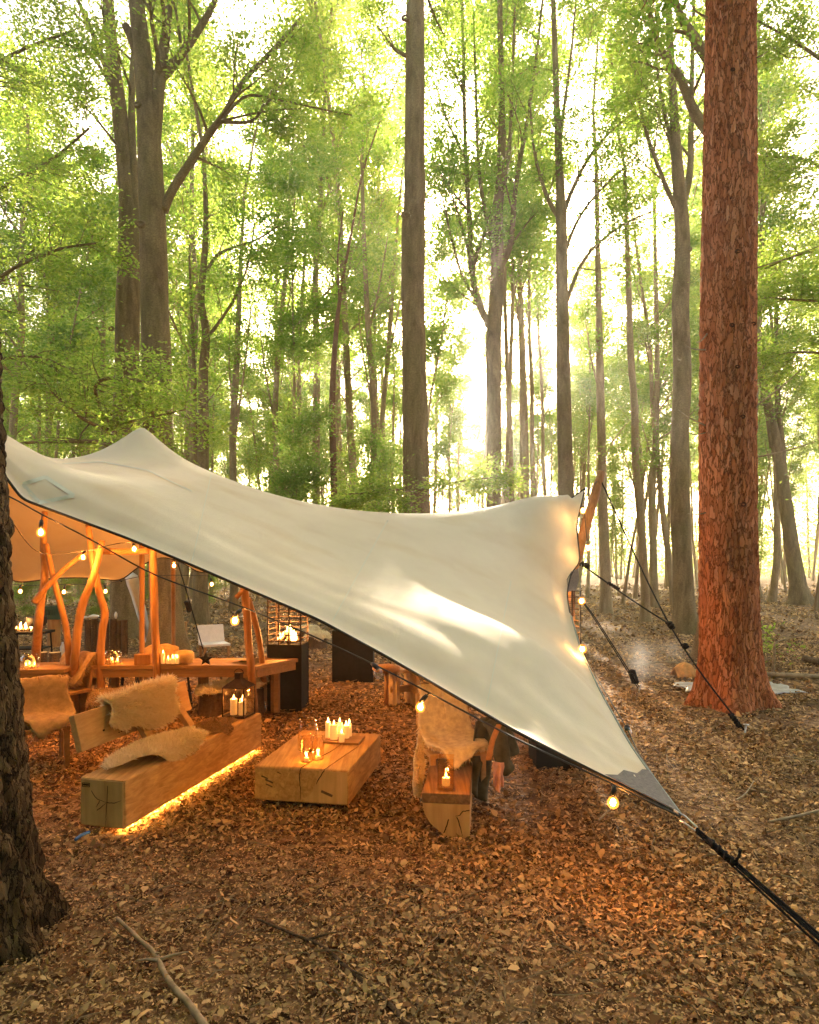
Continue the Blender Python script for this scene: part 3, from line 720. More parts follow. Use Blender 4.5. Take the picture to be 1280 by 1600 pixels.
for (px, py, ex, ey, w) in [(1100, 545, 1072, 540, 3), (1100, 662, 1060, 640, 3), (1100, 675, 1075, 676, 2), (1172, 640, 1260, 570, 3.5), (1165, 716, 1275, 690, 4), (1100, 800, 1074, 802, 2.5),
                            (1172, 420, 1290, 380, 3), (1172, 590, 1185, 592, 3), (1105, 520, 1090, 535, 3), (1174, 90, 1200, 80, 3), (1098, 22, 1080, 8, 4)]:
    mb = MB(); a = P(px, py, dp - 0.1); b = P(ex, ey, dp - 0.35); mid = (a + b) / 2 + np.array([0, 0, -0.03])
    a = a + (a - b) * 0.4
    mb.tube(smoothline([a, mid, b], 7), np.linspace(w, 1, 7) / 2 / F * dp, 5); mb.build('dead_twig', M_STICK, pine)
for (px, py, r) in [(1133, 412, .055), (1125, 330, .03), (1140, 660, .05), (1132, 585, .045), (1125, 522, .05), (1160, 518, .05), (1140, 792, .06), (1128, 135, .045), (1114, 270, .03), (1118, 12, .045)]:
    i = int(np.argmin(abs(P3[:, 2] - P(px, py, dp)[2]))); q = P(px, py, dp)
    dx = q[0] - P3[i][0]; q[1] = dp - math.sqrt(max(rr[i] ** 2 - dx * dx, 0.01)) - 0.012
    mb = MB(); mb.v.append(np.zeros((0, 3))); knot(mb, q, r * 0.8); mb.build('bark_knot', M_KNOT, pine, smooth=True)
mb = MB(); anch = []
sprout(mb, anch, P3[200:], 0.12, 14, 3.0, 0.45, 1, 0.02, (1.2, 1.6)); mb.build('bough', M_PINE, pine)
V, Fc = foliage(anch, 40, 0.11, 0.3); mesh_obj('crown', V, Fc, M_LEAF_B, pine)

# ---- the dark trunk close by at the left edge
dk = 3.35
T = np.array([(-2.38, dk + 0.05, -0.1), (-2.385, dk, 0.35), (-2.41, dk, 0.9), (-2.445, dk, 1.6), (-2.475, dk, 2.4), (-2.52, dk, 3.2), (-2.66, dk, 4.6), (-2.8, dk, 7.0)])
dark = thing('oak_tree', 'dark rough-barked trunk rising in front of the tent with its root flare in the leaves', 'tree', (T[0][0], dk, 0))
Vd, P3, rr = bark_trunk(T, [0.36, 0.33, 0.315, 0.30, 0.28, 0.275, 0.27, 0.26], 300, 150, 0.075, 15, 8.3, 0.40, 6, 0.26, True)
mb = MB(); mb.grid(Vd); mb.build('trunk', M_FURROW, dark, smooth=True)

# ---- slim woodland trees further back: a few kinds, then copies
def proto_tree(name, seed, H, r0, crown0, nl, L, leafmat, size, per, spread, fork=False):
    global rng
    keep = rng; rng = np.random.default_rng(seed)
    m = MB(); anch = []
    pts = wander((0, 0, -0.15), (rng.normal(0, .03), rng.normal(0, .03), 1), H, 10, 0.045, 0.06)
    P3, rr = trunk_tube(m, pts, np.linspace(r0, r0 * 0.22, len(pts)), 9, 0.03, seed * 3.3, 0.5, 2)
    sprout(m, anch, pts, r0, nl, L, crown0, 2, 0.12, (0.45, 0.95))
    for i in range(5):
        p, d = at_t(pts, rng.uniform(0.12, crown0))
        a = rng.uniform(0, 6.28); bp = wander(p, (math.cos(a), math.sin(a), 0.9), rng.uniform(0.8, 2.2), 3, 0.15, 0.05)
        m.tube(bp, np.linspace(r0 * 0.22, 0.008, 4), 4, cap=False); anch.append((bp[-1], unit(bp[-1] - bp[-2])))
    root = thing(name, 'slim', 'tree', (0, 0, 0)); ORG[root.name] = np.zeros(3)
    m.build('trunk', M_BEECH2, root, smooth=True)
    V, Fc = foliage(anch, per, size, spread); mesh_obj('crown', V, Fc, leafmat, root)
    rng = keep
    return root
protos = [proto_tree('beech_tree', 11, 24, 0.17, 0.40, 11, 3.4, M_LEAF_B, 0.16, 8, 0.5),
          proto_tree('beech_tree', 12, 22, 0.13, 0.46, 10, 3.0, M_LEAF_B, 0.16, 8, 0.5),
          proto_tree('beech_tree', 13, 25, 0.20, 0.38, 11, 3.8, M_LEAF_A, 0.16, 8, 0.52),
          proto_tree('beech_tree', 14, 20, 0.09, 0.40, 9, 2.6, M_LEAF_C, 0.16, 8, 0.5)]
saps = [proto_tree('sapling', 21, 7.5, 0.05, 0.18, 11, 1.9, M_LEAF_A, 0.10, 9, 0.42),
        proto_tree('sapling', 22, 5.5, 0.04, 0.16, 10, 1.6, M_LEAF_C, 0.10, 9, 0.42)]
used = set()
placed = []
prng = random.Random(5)
def place(pro, x, y, s, label, group, cat='tree'):
    if pro.name in used: o = copy_tree(pro)
    else: used.add(pro.name); o = pro
    o.location = (x, y, gz(x, y) if y < 20 else 0.0); o.rotation_euler = (prng.uniform(-.03, .03), prng.uniform(-.03, .03), prng.uniform(0, 6.28))
    o.scale = (s, s, s * prng.uniform(0.92, 1.12)); tag(o, label, cat, group); return o
def scatter(n, d0, d1, span, mind, avoid=None):
    out = []; tries = 0
    while len(out) < n and tries < 20000:
        tries += 1
        d = math.sqrt(prng.uniform(d0 * d0, d1 * d1)); t = prng.uniform(-span, span); x = t * d
        if avoid and avoid(t, d): continue
        if any((x - a) ** 2 + (d - b) ** 2 < mind * mind for a, b in placed): continue
        placed.append((x, d)); out.append((x, d))
    return out
sun_t = math.tan(SUN_AZ)
for px, d_, s_ in ((505, 33, 1.2), (538, 40, 1.3), (560, 30, 1.15), (590, 37, 1.3), (612, 44, 1.35), (420, 36, 1.2), (676, 60, 1.2), (700, 52, 1.05), (748, 64, 1.2), (716, 72, 1.25), (835, 34, 1.25), (860, 44, 1.3), (300, 38, 1.25), (160, 34, 1.2)):
    x = (px - CX) / F * d_; placed.append((x, d_))
    place(protos[prng.randrange(3)], x, d_, s_, 'slim leafy tree in the middle of the wood behind the tent', 'slim trees in the middle distance')
for x, y in scatter(50, 23, 46, 0.80, 2.2, lambda t, d: abs(t * d - sun_t * (d - 7) + 0.3) < 1.9 or 3.5 < t * d - sun_t * (d - 14) < 6.5):
    place(protos[prng.randrange(4)], x, y, prng.uniform(0.8, 1.15), 'slim leafy tree in the middle of the wood behind the tent', 'slim trees in the middle distance')
for x, y in scatter(230, 46, 95, 0.85, 2.0, lambda t, d: d < 76 and (abs(t * d - sun_t * (d - 7) + 0.3) < 2.0 or 3.8 < t * d - sun_t * (d - 14) < 6.0)):
    place(protos[prng.randrange(4)], x, y, prng.uniform(0.75, 1.2), 'thin pale trunk far back in the hazy wood', 'far trunks deep in the wood')
for x, y in scatter(15, 22, 42, 0.75, 1.8, lambda t, d: (t > 0.2 and d < 36) or abs(t * d - sun_t * (d - 7) + 0.3) < 2.2):
    place(saps[prng.randrange(2)], x, y, prng.uniform(0.7, 1.2), 'bushy green sapling growing low between the trunks', 'saplings between the trunks', 'sapling')
# far wood that reads as one mass of leaves
for (x, y, sc_) in [((px - CX) / F * d, d, q) for px, d, q in ((40, 20, .30), (75, 23, .36), (100, 21, .33), (128, 24, .4), (150, 20.5, .28), (225, 22, .34), (330, 26, .36), (350, 30, .4), (15, 26, .45), (185, 27, .45))]:
    place(saps[prng.randrange(2)], x, y, sc_, 'low bright green bush beyond the outdoor kitchen', 'low bushes beyond the kitchen', 'bush')
n = 95000
dd = rng.uniform(90, 114, n); tt = rng.uniform(-0.95, 0.95, n)
zz = rng.beta(1.0, 1.7, n) * 27
pos = np.stack([tt * dd, dd, zz], 1)
dens = np.array([mnoise.noise(Vector(p * 0.22)) for p in pos]); k = dens > -0.2 - 0.5 * (zz < 9)
pos = pos[k]; n = len(pos)
V, Fc = leaf_mesh(pos, rng.normal(0, 1, (n, 3)), np.stack([rng.normal(0, .5, n), rng.normal(-.3, .5, n), np.ones(n)], 1), rng.uniform(0.3, 0.75, n), rng.uniform(0.2, 0.45, n))
o = mesh_obj('distant_woodland', V, Fc, M_LEAF_C); o['kind'] = 'stuff'; tag(o, 'green mass of leaves closing the view at the back of the wood', 'woodland')

n = 130000  # unseen leaves added behind the camera to dim the sky light
a_ = math.pi * (1.0 + 0.92 * rng.beta(1.0, 1.5, n)); r_ = rng.uniform(9, 20, n); zz = rng.beta(1.2, 1.2, n) * 19
pos = np.stack([np.cos(a_) * r_ * 1.3, np.sin(a_) * r_ + 1.0, zz], 1)
k = np.array([mnoise.noise(Vector(p * 0.3)) for p in pos]) > -0.15
pos = pos[k]; n = len(pos)
m_ = 60000; c_ = np.stack([rng.uniform(-18, 4.5, m_), rng.uniform(-14, 1.0, m_), rng.uniform(11, 20, m_)], 1)  # overhead leaves added to block sky light reaching under the tent
c_ = c_[np.array([mnoise.noise(Vector(p * 0.28)) for p in c_]) > -0.12]; pos = np.concatenate([pos, c_]); n = len(pos)
V, Fc = leaf_mesh(pos, rng.normal(0, 1, (n, 3)), np.stack([rng.normal(0, .5, n), rng.normal(.2, .5, n), np.ones(n)], 1), rng.uniform(0.25, 0.6, n), rng.uniform(0.18, 0.4, n))
o = mesh_obj('unseen_shade_wood', V, Fc, M_LEAF_C); o['kind'] = 'stuff'; tag(o, 'unseen wood behind and above the camera, added to hold back sky light', 'woodland')
# ------------------------------------------------------------------ the stretch tent: one tensioned sheet
def curve(pts, n):
    pts = np.array([P(*q) for q in pts]); s = np.concatenate([[0], np.cumsum(np.linalg.norm(np.diff(pts, axis=0), axis=1))]); s /= s[-1]
    t = np.linspace(0, 1, n); out = np.stack([np.interp(t, s, pts[:, k]) for k in range(3)], 1)
    for _ in range(3): out[1:-1] = 0.25 * out[:-2] + 0.5 * out[1:-1] + 0.25 * out[2:]
    return out
NU, NV = 150, 90
E_front = curve([(-70, 640, 5.5), (-20, 710, 5.4), (8, 742, 5.3), (35, 779, 5.2), (100, 803, 5.1), (200, 840, 5.05), (310, 886, 4.95), (400, 925, 4.8), (500, 968, 4.65), (600, 1022, 4.5),
                 (700, 1080, 4.3), (800, 1138, 4.1), (900, 1190, 3.85), (1000, 1240, 3.65), (1062, 1272, 3.55)], NU)
E_right = curve([(1062, 1272, 3.55), (1020, 1215, 4.2), (985, 1165, 5.0), (940, 1085, 6.3), (908, 1018, 7.4), (890, 955, 8.3), (886, 925, 8.8), (893, 893, 9.1), (907, 880, 9.3), (904, 850, 9.6), (901, 820, 9.9), (914, 764, 10.4)], NV)
E_back = curve([(-70, 800, 9.0), (-20, 890, 10.2), (31, 911, 10.8), (80, 903, 11.0), (140, 902, 11.1), (190, 908, 11.2), (215, 885, 11.2), (255, 868, 11.2), (290, 880, 11.3), (312, 897, 11.4), (400, 870, 11.6), (600, 870, 11.8), (760, 850, 11.5), (870, 795, 11), (914, 764, 10.4)], NU)
E_left = curve([(-70, 640, 5.5), (-110, 700, 6.8), (-110, 740, 8.0), (-70, 800, 9.0)], NV)
uu = np.linspace(0, 1, NU)[None, :, None]; vv = np.linspace(0, 1, NV)[:, None, None]
coons = (1 - vv) * E_front[None] + vv * E_back[None] + (1 - uu) * E_left[:, None] + uu * E_right[:, None] \
    - ((1 - uu) * (1 - vv) * E_front[0] + uu * (1 - vv) * E_front[-1] + (1 - uu) * vv * E_back[0] + uu * vv * E_back[-1])
PEAK = P(222, 668, 8.75)
def bumpz(x, y):
    r = np.sqrt((x - PEAK[0]) ** 2 + (y - PEAK[1]) ** 2 + 0.004)
    return 0.75 * np.exp(-r / 0.75)
inner = [P(222, 668, 8.75), P(290, 720, 8.9), P(340, 744, 9.0), P(400, 766, 9.1), P(480, 786, 9.2), P(560, 798, 9.3), P(640, 804, 9.4), P(720, 804, 9.6), P(800, 796, 9.8), P(860, 785, 10.0),
         P(165, 702, 8.3), P(120, 718, 7.4), P(92, 724, 6.2), P(50, 704, 5.9), P(8, 683, 5.8), P(-40, 640, 5.7), P(100, 760, 5.45), P(40, 735, 5.5), P(200, 775, 5.7), P(300, 830, 5.6), P(560, 900, 6.4), P(760, 960, 6.4), P(860, 1020, 5.6)]
bp = np.concatenate([E_front[::5], E_right[2::5], E_back[:-2:6], E_left[3:-3:8]])
ctrl = np.concatenate([bp, np.array(inner)])
X = ctrl[:, :2]; Z = ctrl[:, 2] - bumpz(ctrl[:, 0], ctrl[:, 1])
def kern(r): return r ** 2 * np.log(r + 1e-9)
Kp = kern(np.linalg.norm(X[:, None] - X[None], axis=2)) + np.eye(len(X)) * 0.002
A = np.block([[Kp, np.ones((len(X), 1)), X], [np.ones((1, len(X))), np.zeros((1, 3))], [X.T, np.zeros((2, 3))]])
sol = np.linalg.solve(A, np.concatenate([Z, np.zeros(3)]))
xy = coons[..., :2].reshape(-1, 2)
zz = kern(np.linalg.norm(xy[:, None] - X[None], axis=2)) @ sol[:len(X)] + sol[len(X)] + xy @ sol[len(X) + 1:] + bumpz(xy[:, 0], xy[:, 1])
S = np.concatenate([xy, zz[:, None]], 1).reshape(NV, NU, 3)
# the hem keeps exactly to its edge lines
for k, w in enumerate((1.0, 0.75, 0.45, 0.2)):
    S[k] = (1 - w) * S[k] + w * coons[k] if k else E_front; S[-1 - k] = (1 - w) * S[-1 - k] + w * coons[-1 - k] if k else E_back
    S[:, k] = (1 - w) * S[:, k] + w * coons[:, k] if k else E_left; S[:, -1 - k] = (1 - w) * S[:, -1 - k] + w * coons[:, -1 - k] if k else E_right
#MESH
# tension folds running out of the low front corner
C0 = E_front[-1]
for i in range(NV):
    for j in range(NU):
        p = S[i, j]; r = math.hypot(p[0] - C0[0], p[1] - C0[1]); a = math.atan2(p[1] - C0[1], p[0] - C0[0])
        e = min(1, i / 5, (NV - 1 - i) / 5, (NU - 1 - j) / 5)
        f = math.exp(-r / 2.2) * min(1, r / 0.5) * e
        S[i, j, 2] += 0.011 * f * math.sin(a * 22 + 0.6 * math.sin(r * 2)) + 0.012 * e * mnoise.noise(Vector((p[0] * 0.9, p[1] * 0.35, 2.0)))
        g = math.exp(-((i - 9) / 4.0) ** 2) * e
        S[i, j, 2] += 0.008 * g * math.sin(i * 1.1 + p[0] * 0.4) * min(1, max(0, (p[0] + 3.2) / 1.5))
tent = thing('stretch_tent', 'large cream stretch tent pulled out to a low corner over the log seats', 'tent', (0, 7, 0))
mb = MB(); mb.grid(S); mb.build('canopy', M_CANVAS, tent, smooth=True)
def hem(line, w, m, name):
    mb = MB(); mb.tube(line, w, 6); mb.build(name, m, tent, smooth=True)
hem(E_front + np.array([0, -0.004, -0.006]), 0.011, M_HEM, 'hem'); hem(E_back, 0.016, M_HEM, 'hem'); hem(E_right[:55] + np.array([0.005, 0, 0]), 0.010, M_TRIM, 'hem'); hem(E_right[55:], 0.010, M_HEM, 'hem'); hem(E_left, 0.012, M_HEM, 'hem')
dU = np.gradient(S, axis=1); dV = np.gradient(S, axis=0); SN = np.cross(dU, dV); SN /= np.linalg.norm(SN, axis=2)[..., None] + 1e-9
SN[SN[..., 2] < 0] *= -1
spx = CX + S[..., 0] / S[..., 1] * F; spy = HY - (S[..., 2] - CAM_H) / S[..., 1] * F
def on_tent(px, py, off=0.004, vmax=0.55):
    k = int(NV * vmax); q = (spx[:k] - px) ** 2 + (spy[:k] - py) ** 2
    i, j = np.unravel_index(np.argmin(q), q.shape)
    d = P(px, py, 1.0) - np.array([0, 0, CAM_H]); o = np.array([0, 0, CAM_H]); n = SN[i, j]
    t = ((S[i, j] - o) @ n) / (d @ n)
    p = o + d * t
    if np.linalg.norm(p - S[i, j]) > 0.15: p = S[i, j].copy()
    return p + n * off
def patch_strip(a, b, w, name='sewn_patch', m=None, n=9):
    a, b = np.array(a, float), np.array(b, float); t = (b - a) / np.linalg.norm(b - a); s = np.array([-t[1], t[0]]) * w / 2
    V = np.array([[on_tent(*(a + (b - a) * q + s * k)) for q in np.linspace(0, 1, n)] for k in (-1, 0, 1)])
    mb = MB(); mb.grid(V); mb.build(name, m or M_PATCHW, tent, smooth=True)
qd = [(36, 757), (71, 746), (116, 775), (62, 786)]
for k in range(4): patch_strip(qd[k], qd[(k + 1) % 4], 6)
# seam line and grey webbing corner
for a_, b_ in (((330, 742), (300, 878)), ((610, 806), (520, 970)), ((820, 797), (760, 1105))):
    patch_strip(a_, b_, 1.3, 'seam', n=26)
patch_strip((92, 725), (160, 722), 1.6, 'seam', n=14); patch_strip((160, 722), (230, 735), 1.6, 'seam', n=14); patch_strip((230, 735), (300, 768), 1.6, 'seam', n=14)
V = np.array([[E_front[-1] * (1 - t) + (E_front[-1 - 10] * (1 - s) + E_right[9] * s) * t + np.array([0, -0.006, 0.012]) for s in np.linspace(0, 1, 6)] for t in np.linspace(0.02, 1, 8)])
V[-1, :, :] += np.array([[0.0, 0, 0], [0.02, 0, -0.01], [0.0, 0, 0.015], [0.03, 0, -0.012], [0.01, 0, 0.01], [0, 0, 0]])
mb = MB(); mb.grid(V); mb.build('corner_webbing', M_PATCH, tent)
mb = MB(); mb.tube([E_front[-1] + np.array(q) for q in ((-.03, .0, .02), (0.02, -.02, -.005), (.07, -.06, -.05), (.05, -.08, -.06), (-.01, -.03, -.02))], 0.007, 6); mb.build('hook', M_METAL, tent, smooth=True)
# small flap at the side anchor; its grey paints in the shaded tent underside
fl = [P(893, 893, 9.05), P(886, 905, 9.0), P(888, 925, 8.8), P(900, 922, 9.1), P(905, 905, 9.3), P(904, 888, 9.3)]
mb = MB(); mb.add(np.array(fl), [(0, 1, 2, 3, 4, 5)]); mb.build('side_flap', M_PATCH, tent, solid=0.006)

# ------------------------------------------------------------------ ropes, pegs, tent poles
def rope(name, label, pts, r, extra=None, peg=None, lines=1):
    pts = np.array(pts); root = thing(name, label, 'rope', tuple(pts[-1] * np.array([1, 1, 0])))
    for k in range(lines):
        off = np.array([0.020 * (k - (lines - 1) / 2), 0, 0.020 * ((k * 7) % 3 - 1)])
        q = smoothline(pts, 20) + off * np.linspace(0.3, 1, 20)[:, None]
        mb = MB(); mb.tube(q, r, 6); mb.build('line', M_ROPE, root, smooth=True)
    for (a, b, rr) in (extra or ()):
        a, b = np.array(a), np.array(b); L = np.linalg.norm(b - a); n = max(6, int(L / 0.012)); m = MB()
        coil = []
        ax = unit(b - a); u = unit(np.cross(ax, (0, 0, 1))); w = np.cross(ax, u)
        for i in range(n * 3): th = i / 3 * 2.1; coil.append(a + (b - a) * i / (n * 3) + (u * math.cos(th) + w * math.sin(th)) * rr)
        m.tube(coil, rr * 0.55, 5); m.tube([a, b], rr, 6); m.build('knot', M_ROPE, root, smooth=True)
    if peg is not None:
        p = np.array(peg); m = MB(); m.tube([p + np.array([-.03, .0, -.25]), p + np.array([.02, 0, .1])], 0.012, 8)
        m.lathe(p + np.array([.022, 0, .10]), [(0.012, -.004), (0.034, 0), (0.034, .008), (0.012, .012)], 10); m.build('peg', M_METAL, root, smooth=True)
    return root
Pt = P(938, 748, 10.35); K1 = P(1045, 972, 8.6); peg1 = G(1163, 1146)
rope('guy_rope', 'long black guy rope from the pole top down to the peg before the red pine', [Pt, K1, peg1 + np.array([0, 0, .06])], 0.011,
     [(K1, K1 + (peg1 - K1) * 0.06, 0.03), (K1 + (peg1 - K1) * 0.22, K1 + (peg1 - K1) * 0.26, 0.03), (K1 + (peg1 - K1) * 0.84, K1 + (peg1 - K1) * 0.95, 0.024)], peg1)
mb = MB(); mb.tube([K1, peg1 + np.array([0.02, 0, .05])], 0.019, 6)
A2 = P(907, 880, 9.3)
rope('guy_rope', 'short black rope from the tent side eyelet to the joined guy rope', [A2, P(950, 910, 9.1), P(1000, 944, 8.85), K1], 0.012, [(A2, A2 + np.array([.12, -.02, -.05]), .03), (P(950, 910, 9.1), P(968, 921, 9.02), 0.02)])
peg3 = G(998, 1081); A3 = P(905, 935, 8.7)
rope('guy_rope', 'double black cord with a ratchet pegged in the leaves behind the tent', [A3, P(930, 966, 9.1), peg3 + np.array([0, 0, .08])], 0.008, [(peg3 + np.array([-.13, -.05, .34]), peg3 + np.array([-.05, 0, .14]), 0.04)], peg3, lines=2)
pegc = np.array([2.2, 2.64, 0.0]); c0 = E_front[-1] + np.array([.06, -.07, -.055])
rope('guy_rope', 'bundle of thick black cords tied with a coiled knot at the low tent corner', [c0, c0 + (pegc - c0) * 0.5, pegc], 0.006,
     [(c0 + (pegc - c0) * 0.06, c0 + (pegc - c0) * 0.20, 0.016), (c0 + (pegc - c0) * 0.20 + np.array([0.0, 0, 0.0]), c0 + (pegc - c0) * 0.20 + np.array([0.03, 0, .075]), 0.007)], pegc, lines=4)
A5 = P(278, 880, 11.25); peg5 = G(321, 1026)
rope('guy_rope', 'thin black rope slanting down to the ground behind the long table', [A5, P(295, 935, 12.0), peg5], 0.012, [(P(291, 940, 12.1), P(296, 955, 12.3), .03)], peg5)
A6 = P(190, 908, 11.2); peg6 = np.array([-6.6, 15.6, 0])
rope('guy_rope', 'black rope tying the back hem of the tent to the brown forked beech', [A6, P(180, 902, 16.4)], 0.012)

def pole(name, label, pts, r, m=None, sides=10, group=None, wob=0.03, cat='pole'):
    p = smoothline(np.array(pts), len(pts) * 5); mb = MB(); mb.tube(p, 0.86 * np.interp(np.linspace(0, 1, len(p)), np.linspace(0, 1, len(r)), r) if not np.isscalar(r) else r, sides, wob=wob)
    o = mb.build(name, m or M_POLE, smooth=True); return tag(o, label, cat, group)
pole('tent_pole', 'leaning orange timber pole holding up the right side of the tent', [G(858, 1078), P(885, 930, 9.75), P(912, 835, 10.05), P(940, 738, 10.4)], [0.10, 0.10, 0.095, 0.075])
pole('tent_pole', 'timber pole beneath the front left corner of the tent', [np.array([-3.86, 5.62, -.1]), np.array([-3.88, 5.55, 1.6]), np.array([-3.9, 5.5, 3.32])], 0.05)
pole('tent_pole', 'square timber post standing in front of the long table under the tent peak', [G(250, 1130), P(243, 1000, 8.0), P(240, 900, 8.0), P(236, 760, 8.1)], [0.062, 0.06, 0.058, 0.05], sides=4)
pole('tent_pole', 'slim timber post behind the long table', [G(271, 1030), P(271, 950, 13.0), P(270, 850, 11.2)], 0.045, sides=6)
pole('tent_pole', 'tall stick holding up the tent peak from inside', [np.array([PEAK[0], PEAK[1], -.1]), PEAK - np.array([0, 0, .02])], 0.035)
for lab, pts, r in [
    ('knobbly crooked pole rising left of the green crate', [G(52, 1085, 0), P(58, 1000, 8.0), P(64, 940, 8.0), P(70, 900, 8.1), P(68, 850, 8.2), P(70, 800, 8.3)], [.062, .06, .056, .05, .045, .04]),
    ('bowed branch pole meeting the crossed poles at its foot', [G(114, 1110), P(108, 1030, 8.0), P(104, 985, 8.0), P(96, 950, 8.0), P(84, 905, 8.05), P(72, 850, 8.1)], [.055, .05, .045, .045, .04, .035]),
    ('sharply kinked pole on the right of the crossed pair', [P(160, 1112, 8.05), P(157, 1035, 8.05), P(160, 985, 8.05), P(164, 958, 8.05), P(155, 925, 8.1), P(147, 885, 8.1), P(138, 820, 8.2)], [.058, .056, .055, .054, .05, .048, .042]),
    ('bent pole on the left of the crossed pair', [G(108, 1124), P(117, 1030, 7.9), P(122, 980, 7.9), P(130, 942, 7.9), P(143, 910, 7.9), P(152, 880, 7.95), P(160, 845, 8.0)], [.062, .06, .058, .056, .05, .045, .04])]:
    p0 = np.array(pts[0]); p0[2] = -0.08; pts = [p0] + list(pts[1:])
    pole('rustic_pole', lab, pts, r)
pole('rustic_pole', 'slanting brace pole fixed across the knobbly pole', [P(53, 942, 7.9), P(75, 915, 7.95), P(100, 890, 8.0), P(135, 862, 8.1)], [.048, .04, .035, .03])
pole('rustic_pole', 'stout level crossbeam from the crossed poles to the square post', [P(150, 861, 8.1), P(190, 862, 8.1), P(232, 861, 8.1)], [.05, .048, .046])
pole('rustic_pole', 'upright crooked pole at the end of the long table', [G(398, 1118), P(394, 1060, 7.9), P(388, 1000, 7.9), P(386, 960, 7.9), P(382, 915, 7.95), P(380, 840, 8.0)], [.06, .055, .055, .055, .06, .05])
pole('rustic_pole', 'curved brace pole leaning on the upright at the table end', [G(414, 1095), P(411, 1050, 8.3), P(406, 1005, 8.2), P(397, 965, 8.1), P(388, 935, 8.0)], [.045, .045, .042, .042, .04])
pole('rustic_pole', 'short stub brace nailed across the upright at the table end', [P(369, 934, 7.85), P(378, 926, 7.9), P(386, 922, 7.95)], [.035, .036, .036], sides=4)
pole('leaning_board', 'white board leaning behind the tent by the brown beech', [G(234, 1006), P(222, 960, 14.9), P(205, 900, 14.2)], [.10, .13, .17], M_WHITE, 4, cat='board')

# ------------------------------------------------------------------ festoon lights
def festoon(label, pts, bulbs, r=0.006, power=9.0, br=0.034, unlit=()):
    pts = np.array(pts); root = thing('string_lights', label, 'lights', tuple(pts[0]))
    q = smoothline(pts, 60); mb = MB(); mb.tube(q, r, 6); mb.build('cable', M_CABLE, root, smooth=True)
    for k, b in enumerate(bulbs):
        b = np.array(b[:3]); lit = k not in unlit; pw = power
        dd = np.linalg.norm(q - b - np.array([0, 0, br * 2.6]), axis=1); c = q[int(np.argmin(dd))]
        top = b + np.array([0, 0, br * 1.05]); s0 = top + unit(c - top) * br * 1.9 if np.linalg.norm(c - top) > br * 1.9 else c
        m = MB(); m.tube([c, s0 + (top - s0) * 0.3], r * 0.8, 5); m.tube([top - np.array([0, 0, .004]), top + (s0 - top) * 0.6, s0], [br * 0.48, br * 0.5, br * 0.36], 10); so = m.build('socket', M_SOCKET, root, smooth=True)
        m = MB(); pr = [(0.002, -1.05), (0.45, -.96), (0.8, -.66), (0.98, -.2), (0.95, .2), (0.75, .62), (0.48, .92), (0.42, 1.1)]
        m.lathe(b, [(a * br, h * br) for a, h in pr], 14)
        if lit:
            m.build('bulb', M_LITGLASS, so, smooth=True)
            m = MB(); m.lathe(b, [(0.001, -.6 * br), (.36 * br, -.42 * br), (.48 * br, 0), (.36 * br, .45 * br), (0.05 * br, .7 * br)], 8); m.build('filament', M_BULB, so, smooth=True)
            lamp(so, b, pw, size=br * 0.6)
        else:
            m.build('bulb', M_GLASS, so, smooth=True)
    return root
fr = [(1064, 1276, 3.5), (1000, 1246, 3.6), (900, 1198, 3.8), (800, 1151, 4.0), (700, 1098, 4.2), (590, 1041, 4.4), (480, 990, 4.6), (370, 945, 4.78), (240, 897, 4.95), (140, 842, 5.0), (64, 803, 5.05), (15, 776, 5.15), (-60, 742, 5.3)]
festoon('black festoon cable with round glowing bulbs slung below the long front hem of the tent', [P(*q) for q in fr],
        [P(958, 1254, 3.66), P(657, 1105, 4.27), P(591, 1052, 4.38), P(367, 970, 4.75), P(64, 832, 5.02)], power=FEST * 0.42, br=0.034, unlit=(2,))
festoon('festoon cable with small lit bulbs running down the side hem by the timber pole', [P(*q) for q in [(933, 752, 10.2), (914, 780, 10.0), (917, 850, 9.7), (911, 885, 9.3), (906, 930, 8.8), (908, 1000, 7.7), (925, 1045, 7.0), (975, 1130, 5.7), (1000, 1180, 4.9), (1040, 1240, 4.0), (1063, 1274, 3.5)]],
        [P(911, 798, 9.7), P(919, 856, 9.3), P(909, 939, 8.45), P(910, 1014, 7.2), P(980, 1146, 5.5)], power=FEST * 0.1, br=0.05, unlit=(4,))
festoon('festoon string crossing under the tent roof above the long table', [P(*q) for q in [(-20, 800, 6.2), (10, 805, 6.4), (60, 862, 7.4), (130, 861, 7.8), (210, 848, 7.7), (272, 872, 9.8), (300, 880, 11.0)]],
        [P(10, 818, 6.4), P(130, 871, 7.75), P(210, 858, 7.6), P(272, 884, 9.8)], power=FEST * 2.2, br=0.036)
festoon('festoon string hung along the back edge of the tent', [P(*q) for q in [(-20, 905, 11.0), (31, 914, 11.0), (100, 913, 11.3), (165, 912, 11.3), (230, 900, 11.4), (330, 900, 11.8), (420, 908, 12.0)]],
        [P(32, 924, 11), P(78, 911, 11.2), P(100, 925, 11.3), P(165, 924, 11.3), P(331, 913, 11.8)], power=FEST * 0.6, br=0.04)

